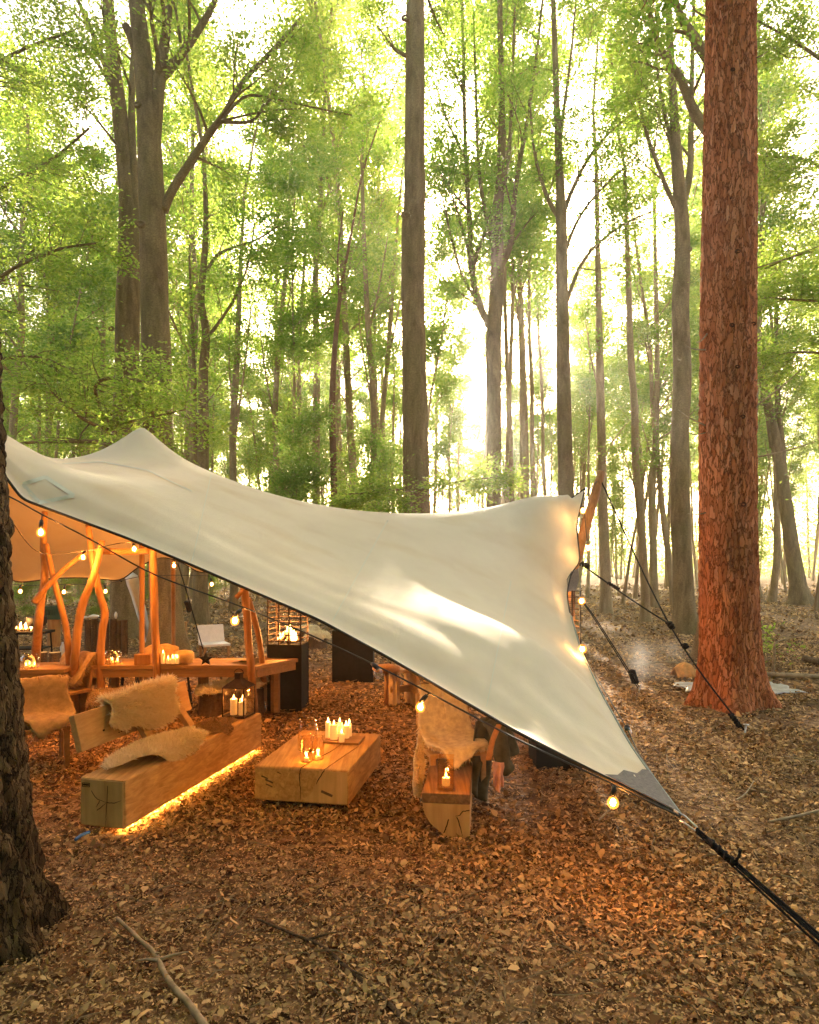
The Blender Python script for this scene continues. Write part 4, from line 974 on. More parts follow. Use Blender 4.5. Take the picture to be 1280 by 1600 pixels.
# ------------------------------------------------------------------ fleeces
def fleece(name, label, surf, m_wool, m_base, n=5000, hair=0.035, cat='sheepskin', group=None, thick=0.012, lobes=(3, 5), seed=0, nr=12, nt=40, wd=0.005, grav=0.35):
    g = np.random.default_rng(seed + 100); ph = g.uniform(0, 6.28, 6)
    def edge(t): return 0.86 + 0.09 * math.sin(lobes[0] * t + ph[0]) + 0.07 * math.sin(lobes[1] * t + ph[1]) + 0.03 * math.sin(9 * t + ph[2])
    V = np.zeros((nr, nt + 1, 3))
    for i in range(nr):
        for j in range(nt + 1):
            t = (j % nt) / nt * 2 * math.pi; r = (i / (nr - 1)) * edge(t)
            V[i, j] = surf(r * math.cos(t), r * math.sin(t))
    base = V[-1].mean(0); root = thing(name, label, cat, tuple(V.reshape(-1, 3).mean(0) * [1, 1, 0] + [0, 0, V[..., 2].min()]), group)
    mb = MB(); mb.grid(V); mb.build('skin', m_base, root, smooth=True, solid=thick)
    # wool locks
    t = g.uniform(0, 2 * math.pi, n); r = np.sqrt(g.uniform(0, 1.0, n)) * np.array([edge(a) for a in t]); r[: n // 6] *= 1.0
    e = 0.01
    p = np.array([surf(a * math.cos(b), a * math.sin(b)) for a, b in zip(r, t)])
    pu = np.array([surf(a * math.cos(b) + e, a * math.sin(b)) for a, b in zip(r, t)]); pv = np.array([surf(a * math.cos(b), a * math.sin(b) + e) for a, b in zip(r, t)])
    nr_ = np.cross(pu - p, pv - p); nr_ /= np.linalg.norm(nr_, axis=1)[:, None] + 1e-12
    cl = np.array([[mnoise.noise(Vector(q * 14)), mnoise.noise(Vector(q * 14 + np.array([5, 5, 5]))), 0] for q in p])
    dirn = nr_ * 0.8 + cl * 0.9 + g.normal(0, 0.28, (n, 3)) + np.array([0, 0, -grav]); dirn /= np.linalg.norm(dirn, axis=1)[:, None]
    s = np.cross(dirn, g.normal(0, 1, (n, 3))); s /= np.linalg.norm(s, axis=1)[:, None]
    L = hair * g.uniform(0.6, 1.3, n)[:, None]; w = wd
    Vt = np.stack([p - s * w, p + s * w, p + dirn * L * 0.6 + s * w * 0.7, p + dirn * L + s * w * .3 + nr_ * L * .05], 1).reshape(-1, 3)
    Fc = (np.arange(n) * 4)[:, None, None] + np.array([[0, 1, 2], [0, 2, 3]])[None]
    mesh_obj('wool', Vt, Fc.reshape(-1, 3), m_wool, root)
    return root
def frame_fn(frame):
    m = MB(frame); return lambda x, y, z: np.array([x, y, z]) @ m.Rm.T + m.o
def bend_profile(pts):
    pts = np.array(pts, float); q = smoothline(pts, 60); s = np.concatenate([[0], np.cumsum(np.linalg.norm(np.diff(q, axis=0), axis=1))])
    mid = s[-1] / 2
    def f(u):   # u in -1..1
        t = (u + 1) / 2 * s[-1]; return np.interp(t, s, q[:, 0]), np.interp(t, s, q[:, 1])
    return f
def lump(x, y, s, a): return a * mnoise.noise(Vector((x * s, y * s, 3.3)))

# ------------------------------------------------------------------ candles, jars, lantern
def candle(label, p, r, h, group=None, power=0.0, name='candle', lit=True):
    root = thing(name, label, 'candle', tuple(p), group); p = np.array(p)
    mb = MB(); k = [(r * .98, 0), (r, .01), (r, h * .5), (r * 1.01, h - .006), (r * .9, h), (r * .6, h - .006), (r * .1, h - .01)]
    mb.lathe(p, k, 14); mb.build('wax', M_WAX, root, smooth=True)
    mb = MB(); mb.tube([p + [0, 0, h - .012], p + [0.001, 0, h + .008]], 0.0016, 4); mb.build('wick', M_CRACK, root)
    if lit:
        mb = MB(); mb.lathe(p + np.array([0, 0, h + .002]), [(.001, 0), (.0065, .006), (.009, .014), (.006, .026), (.001, .042)], 8); f = mb.build('flame', M_FLAME, root, smooth=True)
        if power: lamp(root, p + np.array([0, 0, h + .02]), power, size=0.012)
    return root
def jar(label, p, r, h, group=None, square=False, lid=True):
    root = thing('glass_jar', label, 'jar', tuple(p), group); p = np.array(p, float); mb = MB(); n = 4 if square else 18
    mb.lathe(p, [(r * .2, .004), (r * .9, .004), (r, .012), (r, h * .80), (r * .80, h * .88), (r * .80, h)], 20, cap=False); mb.build('glass', M_GLASSA, root, smooth=True)
    mb = MB(); mb.lathe(p, [(r * .82, h * .955), (r * .86, h * .97), (r * .86, h), (r * .78, h)], 20, cap=False); mb.build('rim', M_GLASS, root, smooth=True)
    return root
# ------------------------------------------------------------------ left log bench with light under it
BF = (-2.275, 4.73, 0.0, -R(13.5)); bfr = frame_fn(BF)
bench = thing('log_bench', 'long squared timber bench with a tilted plank backrest and warm light glowing underneath', 'bench', bfr(0, 1.1, 0))
mb = MB(BF); mb.box((0, 1.10, .225), (.385, 2.19, .36), ch=.016, jit=.0015); mb.build('beam', M_BEAM, bench)
mb = MB(BF); mb.box((0, .004, .225), (.36, .006, .335)); ef = mb.build('end_face', M_END, bench)
def crack(frame, pts, r, parent, y, name='crack'):
    mb = MB(frame); q = smoothline([(x, y, z) for x, z in pts], len(pts) * 4); q += rng.normal(0, .0012, q.shape) * np.array([1, 0, 1])
    mb.tube(q, np.interp(np.linspace(0, 1, len(q)), [0, .5, 1], [r, r, r * .3]), 4); mb.build(name, M_CRACK, parent)
for pts in ([(.05, .36), (.045, .25), (.04, .20), (.035, .12), (.03, .06)], [(-.09, .31), (-.04, .255), (.04, .235)], [(.04, .235), (.10, .235), (.165, .26)], [(-.04, .17), (.0, .2), (.04, .23)], [(-.02, .24), (-.05, .19)]):
    crack(BF, pts, .0028, ef, 0.001)
# stamped maker's mark: a small frame with illegible strokes
mb = MB(BF)
for c, s in (((-.135, -.001, .365), (.062, .003, .003)), ((-.135, -.001, .338), (.062, .003, .003)), ((-.166, -.001, .3515), (.003, .003, .027)), ((-.104, -.001, .3515), (.003, .003, .027))): mb.box(c, s)
for k in range(6): mb.box((-.157 + k * .0085, -.001, .352), (.005, .003, .010 + .003 * (k % 2)))
mb.build('stamp', M_CRACK, ef)
for y in (.45, 1.75):
    mb = MB(BF); mb.box((0, y, .024), (.28, .16, .052), ch=.004); mb.build('foot', M_PLANK, bench)
mb = MB(BF); mb.box((.145, 1.1, .044), (.02, 2.1, .010)); mb.build('light_strip', M_LED, bench)
tilt = roty(-R(15))
mb = MB(BF); mb.box((-.47, 1.05, .635), (.055, 1.55, .30), rot=tilt, ch=.006); pk = mb.build('backrest', M_PLANK, bench)
for (y, z, r) in ((.55, .60, .010), (.72, .54, .006), (.75, .54, .006), (.98, .66, .02)):
    mb = MB(BF); mb.box((-.437 - (z - .635) * .268, y, z), (.004, r * 2.2, r * 1.5), rot=tilt, ch=.001); mb.build('wood_knot', M_CRACK, pk)
for y in (.95, 1.55):
    mb = MB(BF); mb.box((-.33, y, .50), (.05, .09, .55), rot=roty(-R(38)), ch=.004); mb.build('backrest_support', M_PLANK, bench)
pf = bend_profile([(-.60, .52), (-.585, .70), (-.565, .80), (-.53, .83), (-.485, .80), (-.44, .70), (-.37, .52), (-.35, .42)])
def s_back(u, v):
    a, z = pf(u * 1.02); return bfr(a + .03 + .05 * max(0, 1 - u * u - v * v) + abs(lump(u, v, 3, .03)), 1.06 + v * .56, z + .03 + lump(u + 3, v, 2, .03))
fleece('sheepskin', 'shaggy golden sheepskin hung over the plank backrest of the lit log bench', s_back, M_WOOL, M_SKIN, 12000, .06, seed=1, lobes=(4, 7))
pf2 = bend_profile([(-.24, .40), (-.17, .415), (0, .425), (.15, .42), (.195, .40), (.20, .30)])
def s_seat(u, v):
    a, z = pf2(u); return bfr(a, .68 + v * .56 + u * .10, z + .02 + .065 * max(0, 1 - u * u - v * v) ** .6 + lump(u, v, 2.5, .03))
fleece('sheepskin', 'pale cream sheepskin lying across the near seat of the lit log bench', s_seat, M_WOOL, M_SKIN, 12000, .04, seed=2, lobes=(3, 4))
pf3 = bend_profile([(-.20, .30), (-.185, .40), (0, .412), (.16, .41), (.192, .395), (.196, .36)])
def s_hide(u, v):
    a, z = pf3(u); return bfr(a, 1.50 + v * .40, z + .008)
fleece('hide', 'thin brown hide spread flat over the middle of the lit log bench', s_hide, M_HIDE, M_SKINB, 6000, .022, 'hide', seed=3, lobes=(4, 6), thick=.006)

def lantern(label, p, w, h):
    root = thing('lantern', label, 'lantern', tuple(p)); p = np.array(p); t = .012
    fr_ = MB((p[0], p[1], p[2], -R(13.5)))
    fr_.box((0, 0, .012), (w, w, .022)); fr_.build('base', M_RUST, root)
    for sx in (-1, 1):
        for sy in (-1, 1):
            m = MB((p[0], p[1], p[2], -R(13.5))); m.box((sx * (w - t) / 2, sy * (w - t) / 2, .023 + (h * .68) / 2), (t, t, h * .68)); m.build('post', M_RUST, root)
    for k, (sx, sy) in enumerate(((0, -1), (0, 1), (1, 0), (-1, 0))):
        m = MB((p[0], p[1], p[2], -R(13.5))); a = w - 2 * t - .002
        m.box((sx * (w - t) / 2, sy * (w - t) / 2, .023 + h * .34), (a if sy else .003, a if sx else .003, h * .66)); m.build('pane', M_GLASS, root)
    z0 = .024 + h * .68; m = MB((p[0], p[1], p[2], -R(13.5)))
    q = w / 2 * 1.02; V = [(-q, -q, z0), (q, -q, z0), (q, q, z0), (-q, q, z0), (-.03, -.03, z0 + h * .2), (.03, -.03, z0 + h * .2), (.03, .03, z0 + h * .2), (-.03, .03, z0 + h * .2)]
    m.add(V, [(0, 1, 5, 4), (1, 2, 6, 5), (2, 3, 7, 6), (3, 0, 4, 7)]); m.build('roof', M_RUST, root, solid=.004)
    m = MB((p[0], p[1], p[2], -R(13.5))); m.box((0, 0, z0 + h * .2 + .03), (.065, .065, .06)); m.build('cap', M_RUST, root)
    m = MB(); a = np.linspace(0, math.pi, 10); m.tube([p + np.array([math.cos(k) * .05, 0, z0 + h * .2 + .05 + math.sin(k) * .05]) for k in a], .004, 5); m.build('handle', M_RUST, root)
    return root
lp = bfr(.02, 2.02, .402); lantern('rusty metal lantern with glass panes on the far end of the log bench', lp, .25, .42)
for k, (dx, dy, h, pw) in enumerate(((-.045, -.03, .165, CAND * 2.2), (.045, -.045, .135, 0), (.03, .05, .15, 0))):
    candle(['tallest pillar candle burning inside the rusty lantern', 'shortest pillar candle burning inside the rusty lantern', 'rear pillar candle burning inside the rusty lantern'][k], lp + np.array([dx, dy, .024]), .036, h, 'candles in the lantern', pw)
mb = MB(); mb.tube(smoothline([G(118, 1312, .03), G(128, 1305, .03), G(140, 1300, .03)], 8), .012, 6); tag(mb.build('water_hose', M_BLUE, smooth=True), 'short end of blue hose in the leaves at the bench foot', 'hose')

# ------------------------------------------------------------------ low table
TF = (-.88, 5.18, 0, -R(10.5)); tfr = frame_fn(TF)
lt = thing('low_table', 'low table cut from one thick cracked oak slab in the middle of the seats', 'table', tfr(0, .55, 0))
mb = MB(TF); mb.box((0, .57, .20), (.80, 1.14, .28), ch=.014, jit=.0015); mb.build('slab', M_BEAM, lt)
mb = MB(TF); mb.box((0, .002, .20), (.775, .006, .255)); ef = mb.build('end_face', M_END, lt)
for pts in ([(0, .335), (-.012, .28), (-.005, .20), (.0, .08)], [(.20, .335), (.15, .26), (.13, .22)], [(-.20, .30), (-.16, .28)]): crack(TF, pts, .004, ef, -.001)
for (x, z, a, b) in ((-.31, .25, .03, .012), (-.27, .22, .035, .014), (-.27, .185, .03, .01), (.22, .15, .05, .02)):
    mb = MB(TF); mb.box((x, -.0015, z), (a * 2, .004, b), rot=roty(.35)); mb.build('wood_scar', M_STUMP, ef)
mb = MB(TF); mb.tube(smoothline([(0, .0, .341), (.03, .2, .341), (.10, .5, .341), (.13, .8, .341)], 14), np.linspace(.004, .001, 14), 4); mb.tube(smoothline([(.2, .0, .341), (.24, .3, .341), (.3, .7, .341)], 14), np.linspace(.003, .001, 14), 4); mb.build('crack', M_CRACK, lt)
mb = MB(TF); mb.box((0, .57, .03), (.55, .85, .07)); mb.build('plinth', M_STUMP, lt)
def onz(px, py, z): return G(px, py, z)
j1 = onz(479, 1190, .342); j2 = onz(497, 1187, .342); j3 = onz(481, 1172, .342)
jar('clear candle jar standing foremost on the low oak table', j1, .055, .21); candle('tealight in the foremost glass jar on the low table', j1 + [0, 0, .006], .02, .03, name='tealight', power=CAND * .5)
jar('clear candle jar between the foremost jar and the candle tray', j2, .052, .20); candle('tealight in the glass jar next to the candle tray', j2 + [0, 0, .006], .02, .03, name='tealight', power=CAND * .5)
jar('wide storage jar behind the two clear candle jars', j3, .088, .27)
tr = onz(538, 1157, .342)
mb = MB((tr[0], tr[1], .342, -R(10))); mb.box((0, 0, .008), (.34, .24, .016), ch=.003); tag(mb.build('serving_board', M_TABLE), 'thin dark wooden board under the candles on the low table', 'board')
for k, (px, py, r, h, lab) in enumerate(((513, 1152, .027, .145, 'thin tall candle at the corner of the board'), (522, 1155, .037, .135, 'widest pillar candle with a dark stained front on the board'), (531, 1150, .028, .13, 'pillar candle at the back of the board'),
                                         (541, 1153, .03, .12, 'medium pillar candle on the right half of the board'), (534, 1159, .026, .075, 'stubby candle at the front of the board'), (546, 1150, .024, .12, 'slender candle at the right end of the board'))):
    candle(lab + ' on the low table', onz(px, py, .359), r, h, 'candles on the low table board', CAND * 1.3 if k in (0, 3) else 0)

# ------------------------------------------------------------------ right half-log seat, fleece chair and coats
HF = (.265, 4.65, 0, -R(7)); hfr = frame_fn(HF)
hl = thing('log_bench', 'half-round log bench with a scorched top beside the low table', 'bench', hfr(0, .7, 0))
prof = [(-.172, .25), (.172, .25), (.172, .02), (.11, .0), (.03, .015), (-.05, .05), (-.115, .105), (-.155, .17)]
mb = MB(HF); n = len(prof); V = [(x, y, z) for y in (0, .7, 1.4) for x, z in prof]
Fc = [tuple(range(n))[::-1][::-1], tuple(range(2 * n, 3 * n))[::-1]] + [(r * n + i, (r + 1) * n + i, (r + 1) * n + (i + 1) % n, r * n + (i + 1) % n) for r in (0, 1) for i in range(n)]
mb.add(V, Fc); mb.build('log', M_END, hl)
mb = MB(HF); mb.box((0, .7, .289), (.35, 1.405, .074), ch=.006); mb.build('seat_plank', M_STUMP if False else m_wood('scorched_plank', (.10, .055, .028), (.36, .22, .11)), hl)
for pts in ([(.02, .14), (.0, .08), (-.02, .03), (-.025, .0)], [(.17, .215), (.12, .20), (.10, .175), (.07, .165)], [(.08, .16), (.10, .1), (.12, .03)]): crack(HF, pts, .0035, hl, -.002)
vz = G(697, 1231, .327)
va = thing('candle_vase', 'tall square glass vase with a candle on the end of the half-round log', 'vase', tuple(vz))
mb = MB((vz[0], vz[1], vz[2], -R(7))); w = .058
mb.add([(-w, -w, 0), (w, -w, 0), (w, w, 0), (-w, w, 0), (-w, -w, .235), (w, -w, .235), (w, w, .235), (-w, w, .235)], [(0, 1, 5, 4), (1, 2, 6, 5), (2, 3, 7, 6), (3, 0, 4, 7)]); mb.build('glass', M_GLASSA, va, solid=.004)
mb = MB((vz[0], vz[1], vz[2], -R(7))); mb.box((0, 0, .010), (.106, .106, .016), ch=.003); mb.build('glass_base', M_GLASSA, va)
candle('short candle burning inside the tall glass vase', vz + np.array([0, 0, .02]), .03, .06, power=CAND * 1.2)
def chair(label, frame, w=.46, dpt=.44, seat=.44, back=.86, m=None, legm=None, group=None, name='wooden_chair'):
    f = frame_fn(frame); root = thing(name, label, 'chair', tuple(f(0, 0, 0)), group); m = m or M_PLANK; legm = legm or m
    mb = MB(frame); mb.box((0, 0, seat - .02), (w, dpt, .04), ch=.006); mb.build('seat', m, root)
    for sx in (-1, 1):
        mb = MB(frame); mb.box((sx * (w / 2 - .03), -dpt / 2 + .03, (seat - .04) / 2), (.045, .045, seat - .042)); mb.build('leg', legm, root)
        mb = MB(frame); mb.tube([(sx * (w / 2 - .03), dpt / 2 - .03, 0), (sx * (w / 2 - .03), dpt / 2 - .025, seat - .042)], .024, 6); mb.build('leg', legm, root)
        mb = MB(frame); mb.tube([(sx * (w / 2 - .03), dpt / 2 - .02, seat + .002), (sx * (w / 2 - .03), dpt / 2 + .05, back - .03)], .022, 6); mb.build('back_post', legm, root)
    mb = MB(frame); mb.box((0, dpt / 2 + .035, (seat + back) / 2 + .06), (w * .98, .03, back - seat - .14), rot=rotx(-.12), ch=.005); mb.build('backrest', m, root)
    return root
CF = (.36, 5.55, 0, R(14)); cfr = frame_fn(CF)
chair('wooden chair under a thick fleece behind the half-round log', CF, .50, .44, .42, .84)
pfc = bend_profile([(-.40, .26), (-.37, .36), (-.30, .46), (-.05, .475), (.12, .52), (.20, .68), (.255, .84), (.29, .885), (.34, .85), (.37, .68)])
def s_chair(u, v):
    a, z = pfc(u); return cfr(v * .31 + lump(u, v, 2, .03), a, z + lump(u + 2, v, 3, .02) + .012)
fleece('sheepskin', 'big yellow sheepskin covering the chair behind the half-round log', s_chair, M_WOOL, M_SKIN, 9000, .045, seed=4, lobes=(4, 5))
def s_tail(u, v): return np.array([.08 + u * .05 - .04 * (v < 0) * -v, 5.02 + .02 * u, .36 + v * .24 + .02 * u])
fleece('sheepskin', 'narrow end of fleece hanging down beside the half-round log', lambda u, v: np.array([.075 + u * .045 - .03 * max(-v, 0), 5.0 + .03 * u + .1 * max(v, 0), .40 + v * .27]), M_WOOL, M_SKIN, 1800, .035, seed=5)
def cloth(name, label, m, top, bottom, depth, folds=4, amp=.035, cat='coat', parts=(), solid=.012, seed=0):
    top = np.array(top); bottom = np.array(bottom); n1, n2 = 22, 36
    V = np.zeros((n1, n2, 3))
    for i in range(n1):
        t = i / (n1 - 1)
        for j in range(n2):
            s = j / (n2 - 1); a = top[0] * (1 - s) + top[1] * s; b = bottom[0] * (1 - s) + bottom[1] * s
            p = a * (1 - t) + b * t
            k = math.sin(s * folds * 2 * math.pi + seed + t * .8) * amp * (.25 + .75 * t)
            p = p + np.array(depth) * k + np.array([0, 0, .03 * math.sin(s * 5 + seed) * t]) + np.array([.02 * mnoise.noise(Vector((s * 4, t * 3, seed))), 0, 0])
            V[i, j] = p
    root = thing(name, label, cat, tuple(V.reshape(-1, 3).mean(0) * [1, 1, 0] + [0, 0, V[..., 2].min()]))
    mb = MB(); mb.grid(V); mb.build('fabric', m, root, smooth=True, solid=solid)
    return root
c1 = cloth('coat', 'dark green coat hanging over the side of the fleece-covered chair', M_COAT, [P(742, 1128, 5.55), P(775, 1112, 5.75)], [P(726, 1238, 5.2), P(757, 1246, 5.35)], (0.5, -.85, 0), 2.2, .05, seed=1)
for a, b, c_, d_ in ((P(766, 1124, 5.4), P(780, 1150, 5.35), P(786, 1190, 5.3), P(795, 1205, 5.3)),):
    mb = MB(); q = smoothline([a, b, c_, d_], 16); mb.tube(q, np.linspace(.075, .06, 16), 12, wob=.05); mb.build('sleeve', M_COAT, c1, smooth=True)
mb = MB(); q = smoothline([P(780, 1128, 5.6), P(792, 1150, 5.6), P(803, 1178, 5.6)], 12); mb.tube(q, np.linspace(.07, .055, 12), 12, wob=.05); mb.build('sleeve', M_COAT, c1, smooth=True)
V = np.array([[P(px_ + dx, py_, 5.12 + .02 * math.sin(i)) for dx in (0, 4 + 3 * math.sin(i * .5), 9)] for i, (px_, py_) in enumerate([(776, 1132), (770, 1145), (765, 1158), (762, 1172), (759, 1188)])])
mb = MB(); mb.grid(V); mb.build('lining', M_COATL, c1, smooth=True, solid=.008)
cloth('scarf', 'pink cloth dangling below the dark green coat', M_PINK, [P(771, 1190, 5.15), P(788, 1192, 5.2)], [P(771, 1231, 5.1), P(786, 1232, 5.12)], (.3, -.9, 0), 1.6, .03, 'scarf', seed=2, solid=.008)

def steel_box(name, label, px0, px1, py, h, dpt, cat='planter', yaw=0.0, m=None):
    a = G(px0, py); b = G(px1, py); w = b[0] - a[0]; f = ((a[0] + b[0]) / 2, a[1] + dpt / 2, 0, yaw)
    root = thing(name, label, cat, (f[0], f[1], 0)); mb = MB(f); t = .012
    mb.box((0, -dpt / 2 + t / 2, h / 2), (w, t, h)); mb.build('panel', M_STEEL, root); mb = MB(f); mb.box((0, dpt / 2 - t / 2, h / 2), (w, t, h)); mb.build('panel', M_STEEL, root)
    mb = MB(f); mb.box((-w / 2 + t / 2, 0, h / 2), (t, dpt - 2 * t - .002, h - .002)); mb.build('panel', M_STEEL, root)
    mb = MB(f); mb.box((w / 2 - t / 2, 0, h / 2), (t, dpt - 2 * t - .002, h - .002)); mb.build('panel', M_STEEL, root)
    mb = MB(f); mb.box((0, 0, h * .86), (w - 2 * t - .004, dpt - 2 * t - .004, .03)); mb.build('fill', M_STUMP, root)
    return root, f, w
steel_box('steel_planter', 'wide black steel planter behind the low table', 519, 583, 1066, .86, .5)
steel_box('steel_planter', 'low black steel box half hidden under the tent hem', 838, 911, 1206, .42, .4)
def fire_column(label, f, w, dpt, h, hb, power):
    root = thing('fire_column', label, 'fire basket', (f[0], f[1], 0)); t = .01
    for c, s in (((0, -dpt / 2, h / 2), (w, t, h)), ((0, dpt / 2, h / 2), (w, t, h)), ((-w / 2 + t, 0, h / 2), (t, dpt - t - .002, h - .002)), ((w / 2 - t, 0, h / 2), (t, dpt - t - .002, h - .002))):
        mb = MB(f); mb.box(c, s); mb.build('panel', M_STEEL, root)
    mb = MB(f); mb.box((0, 0, h - .02), (w - 3 * t, dpt - t - .004, .02)); mb.build('fire_plate', M_STEEL, root)
    nb = 9
    for sx, sy in ((-1, -1), (1, -1), (-1, 1), (1, 1), (-.33, -1), (.28, -1)):
        mb = MB(f); mb.box((sx * (w / 2 - .012), sy * (dpt / 2 - .004), h + hb / 2), (.018, .018, hb)); mb.build('post', M_RUST, root)
    for k in range(nb):
        z = h + .05 + k * (hb - .06) / (nb - 1)
        mb = MB(f); e = .006; mb.tube([(-w / 2 + .012, -dpt / 2 - .008, z), (w / 2 - .012, -dpt / 2 - .008, z), (w / 2 - .004, dpt / 2, z), (-w / 2 + .012, dpt / 2 + .006, z), (-w / 2 + .004, -dpt / 2 - .004, z)], e, 5); mb.build('band', M_RUST, root)
    for k in range(5):
        mb = MB(f); a = k * 1.25; mb.tube([(math.cos(a) * w * .3, math.sin(a) * dpt * .3, h + .02), (-math.cos(a) * w * .12, -math.sin(a) * dpt * .1, h + .14)], [.035, .03], 7); mb.build('firewood', M_STUMP, root)
    for k in range(9):
        mb = MB(f); x = rng.uniform(-.25, .25) * w; y = rng.uniform(-.25, .25) * dpt; hh = rng.uniform(.10, .24); r = rng.uniform(.018, .035); lean = rng.normal(0, .03, 2)
        pr = [(.3, 0), (.9, .2), (1, .35), (.6, .65), (.1, 1)]
        mb.tube([(x + lean[0] * s, y + lean[1] * s, h + .03 + s * hh) for _, s in pr], [max(a * r, .001) for a, _ in pr], 7); mb.build('flame', M_FLAME, root, smooth=True)
    fx = frame_fn(f); lamp(root, fx(0, 0, h + .2), power, (1, .45, .12), .08)
    return root
a = G(415, 1112); b = G(472, 1112); w = b[0] - a[0]
fire_column('tall black fire column with a lit wood basket at the end of the log bench', ((a[0] + b[0]) / 2 + .02, a[1] + .22, 0, -R(4)), w * .96, .42, .90, .66, FIRE)
q = P(893, 960, 9.0); fire_column('fire basket on a black column just outside the side hem of the tent', (q[0] - .05, 9.1, 0, 0), .34, .34, .88, .74, FIRE * .5)

# ------------------------------------------------------------------ slab stools
def slab_stool(label, f, w, h, dpt=.32, group=None):
    fx = frame_fn(f); root = thing('slab_stool', label, 'stool', tuple(fx(0, 0, 0)), group)
    for sx in (-1, 1):
        t = .045; x = sx * (w / 2 - t); hw = dpt / 2; a = np.arange(10) / 10 * 2 * math.pi
        mb = MB(f)
        # a board with a round hole, built as a ring of quads plus rim
        outer = []; inner = []
        for k in range(16):
            th = k / 16 * 2 * math.pi; c, s = math.cos(th), math.sin(th); sc_ = 1 / max(abs(c) / hw, abs(s) / (h / 2 - .022))
            outer.append((c * sc_, s * sc_ + h / 2 - .02)); inner.append((c * .045, s * .045 + h * .45))
        V = [(x + q_ * t / 2, *o_) for q_ in (-1, 1) for o_ in outer] + [(x + q_ * t / 2, *o_) for q_ in (-1, 1) for o_ in inner]
        Fc = []
        for k in range(16):
            n_ = (k + 1) % 16
            Fc += [(k, n_, 32 + n_, 32 + k), (16 + n_, 16 + k, 48 + k, 48 + n_), (k, 16 + k, 16 + n_, n_), (32 + n_, 48 + n_, 48 + k, 32 + k)]
        mb.add(V, Fc); mb.build('side_board', M_PLANK, root)
    mb = MB(f); mb.box((0, 0, h + .0), (w, dpt * 1.02, .045), ch=.005); mb.build('seat', M_PLANK, root)
    mb = MB(f); mb.box((0, 0, h * .45), (w - .14, .05, .09)); mb.build('stretcher', M_PLANK, root)
    return root
for k, (px, py, yw, lab) in enumerate(((628, 1106, .5, 'short plank stool with a round hand hole, end-on behind the low table'), (668, 1108, .25, 'broader plank stool beside the end-on stool under the hanging bulb'))):
    q = G(px, py); slab_stool(lab, (q[0], q[1] + .2, 0, yw), .38 if k == 0 else .44, .5, .34)
q = P(604, 1042, 8.9); mb = MB(); mb.lathe((q[0], q[1], q[2] - .03), [(.02, -.05), (.17, -.03), (.20, 0), (.19, .04), (.1, .06), (.01, .065)], 16)
mb.tube([(q[0], q[1], 0), (q[0], q[1], q[2] - .06)], .03, 8); tag(mb.build('round_stool', M_POLE, smooth=True), 'round tan stool top next to the plank stools', 'stool')

# ------------------------------------------------------------------ long table and what stands on it
TZ = .72
def long_table(label, f, L, W, legs):
    fx = frame_fn(f); root = thing('long_table', label, 'table', tuple(fx(L / 2, W / 2, 0)))
    for k in range(3):
        mb = MB(f); mb.box((L / 2, W * (k + .5) / 3, TZ - .025), (L, W / 3 - .006, .05), ch=.005); mb.build('plank', M_TABLE, root)
    mb = MB(f); mb.box((L / 2, .04, TZ - .10), (L - .1, .04, .10)); mb.build('apron', M_TABLE, root)
    for x, y in legs:
        mb = MB(f); mb.tube([(x, y, 0), (x, y, TZ - .052)], .065, 7, wob=.03); mb.build('leg', M_TABLE, root)
    return root
ta = G(118, 1040, TZ); tb = G(398, 1040, TZ)
long_table('long rustic plank table behind the log bench with candles and loaf on it', (ta[0], ta[1], 0, R(.5)), tb[0] - ta[0], .62, [(.05, .12), (.35, .3), (1.5, .3), (2.1, .12), (2.1, .5)])
ta2 = G(-40, 1048, TZ); tb2 = G(110, 1043, TZ)
long_table('shorter plank table next to the dark foreground trunk, set with a jar of lights', (ta2[0], ta2[1], 0, R(6)), tb2[0] - ta2[0], .6, [(.2, .3), (1.0, .3)])
tc = G(400, 1041, TZ); long_table('plank table end turned away beside the fire column', (tc[0], tc[1], 0, R(58)), .8, .5, [(.6, .25)])
for k, (px, py, n_, rr_, lab) in enumerate(((47, 1044, 3, .10, 'squat glass bowl of tealights on the shorter plank table'), (177, 1037, 2, .10, 'squat glass bowl of tealights on the long plank table'))):
    p = G(px, py, TZ + .002); jar(lab, p, rr_, .17)
    for t in range(n_): candle('tealight glowing in the ' + ('bowl on the shorter plank table' if k == 0 else 'bowl on the long plank table'), p + np.array([.055 * math.cos(t * 2.2), .055 * math.sin(t * 2.2), .006]), .02, .03, 'tealights in bowl %s' % 'ab'[k], CAND * .4 if t == 0 else 0, 'tealight')
p = G(224, 1038, TZ + .002); mb = MB((p[0], p[1], p[2], .1)); mb.box((0, 0, .065), (.19, .12, .13), ch=.006); tag(mb.build('wooden_box', M_POLE), 'small wooden box on the long table beside the square post', 'box')
p = G(272, 1037, TZ + .002); mb = MB((p[0], p[1], p[2], 0)); mb.box((0, 0, .009), (.42, .2, .018), ch=.004); tag(mb.build('serving_board', M_TABLE), 'dark serving board under the candles on the long table', 'board')
for k, (px, h, r, lab) in enumerate(((255, .13, .022, 'thin tall candle next to the square post'), (263, .06, .025, 'stubby candle next to the thin one'), (270, .075, .025, 'short candle in the middle of the row'), (277, .07, .025, 'short candle in front of the loaf'))):
    candle(lab + ' on the long table', G(px, 1037, TZ + .022), r, h, 'candles on the long table', CAND if k == 2 else 0)
p = G(287, 1035, TZ + .022); mb = MB((p[0], p[1] + .02, p[2], .1)); mb.lathe((0, 0, 0), [(.01, 0), (.10, .0), (.125, .04), (.125, .10), (.105, .135), (.05, .15), (.01, .152)], 16); tag(mb.build('cheese_wheel', M_BREAD, smooth=True), 'round yellow loaf on the serving board of the long table', 'loaf')
p = G(322, 1040, TZ + .002); star = []
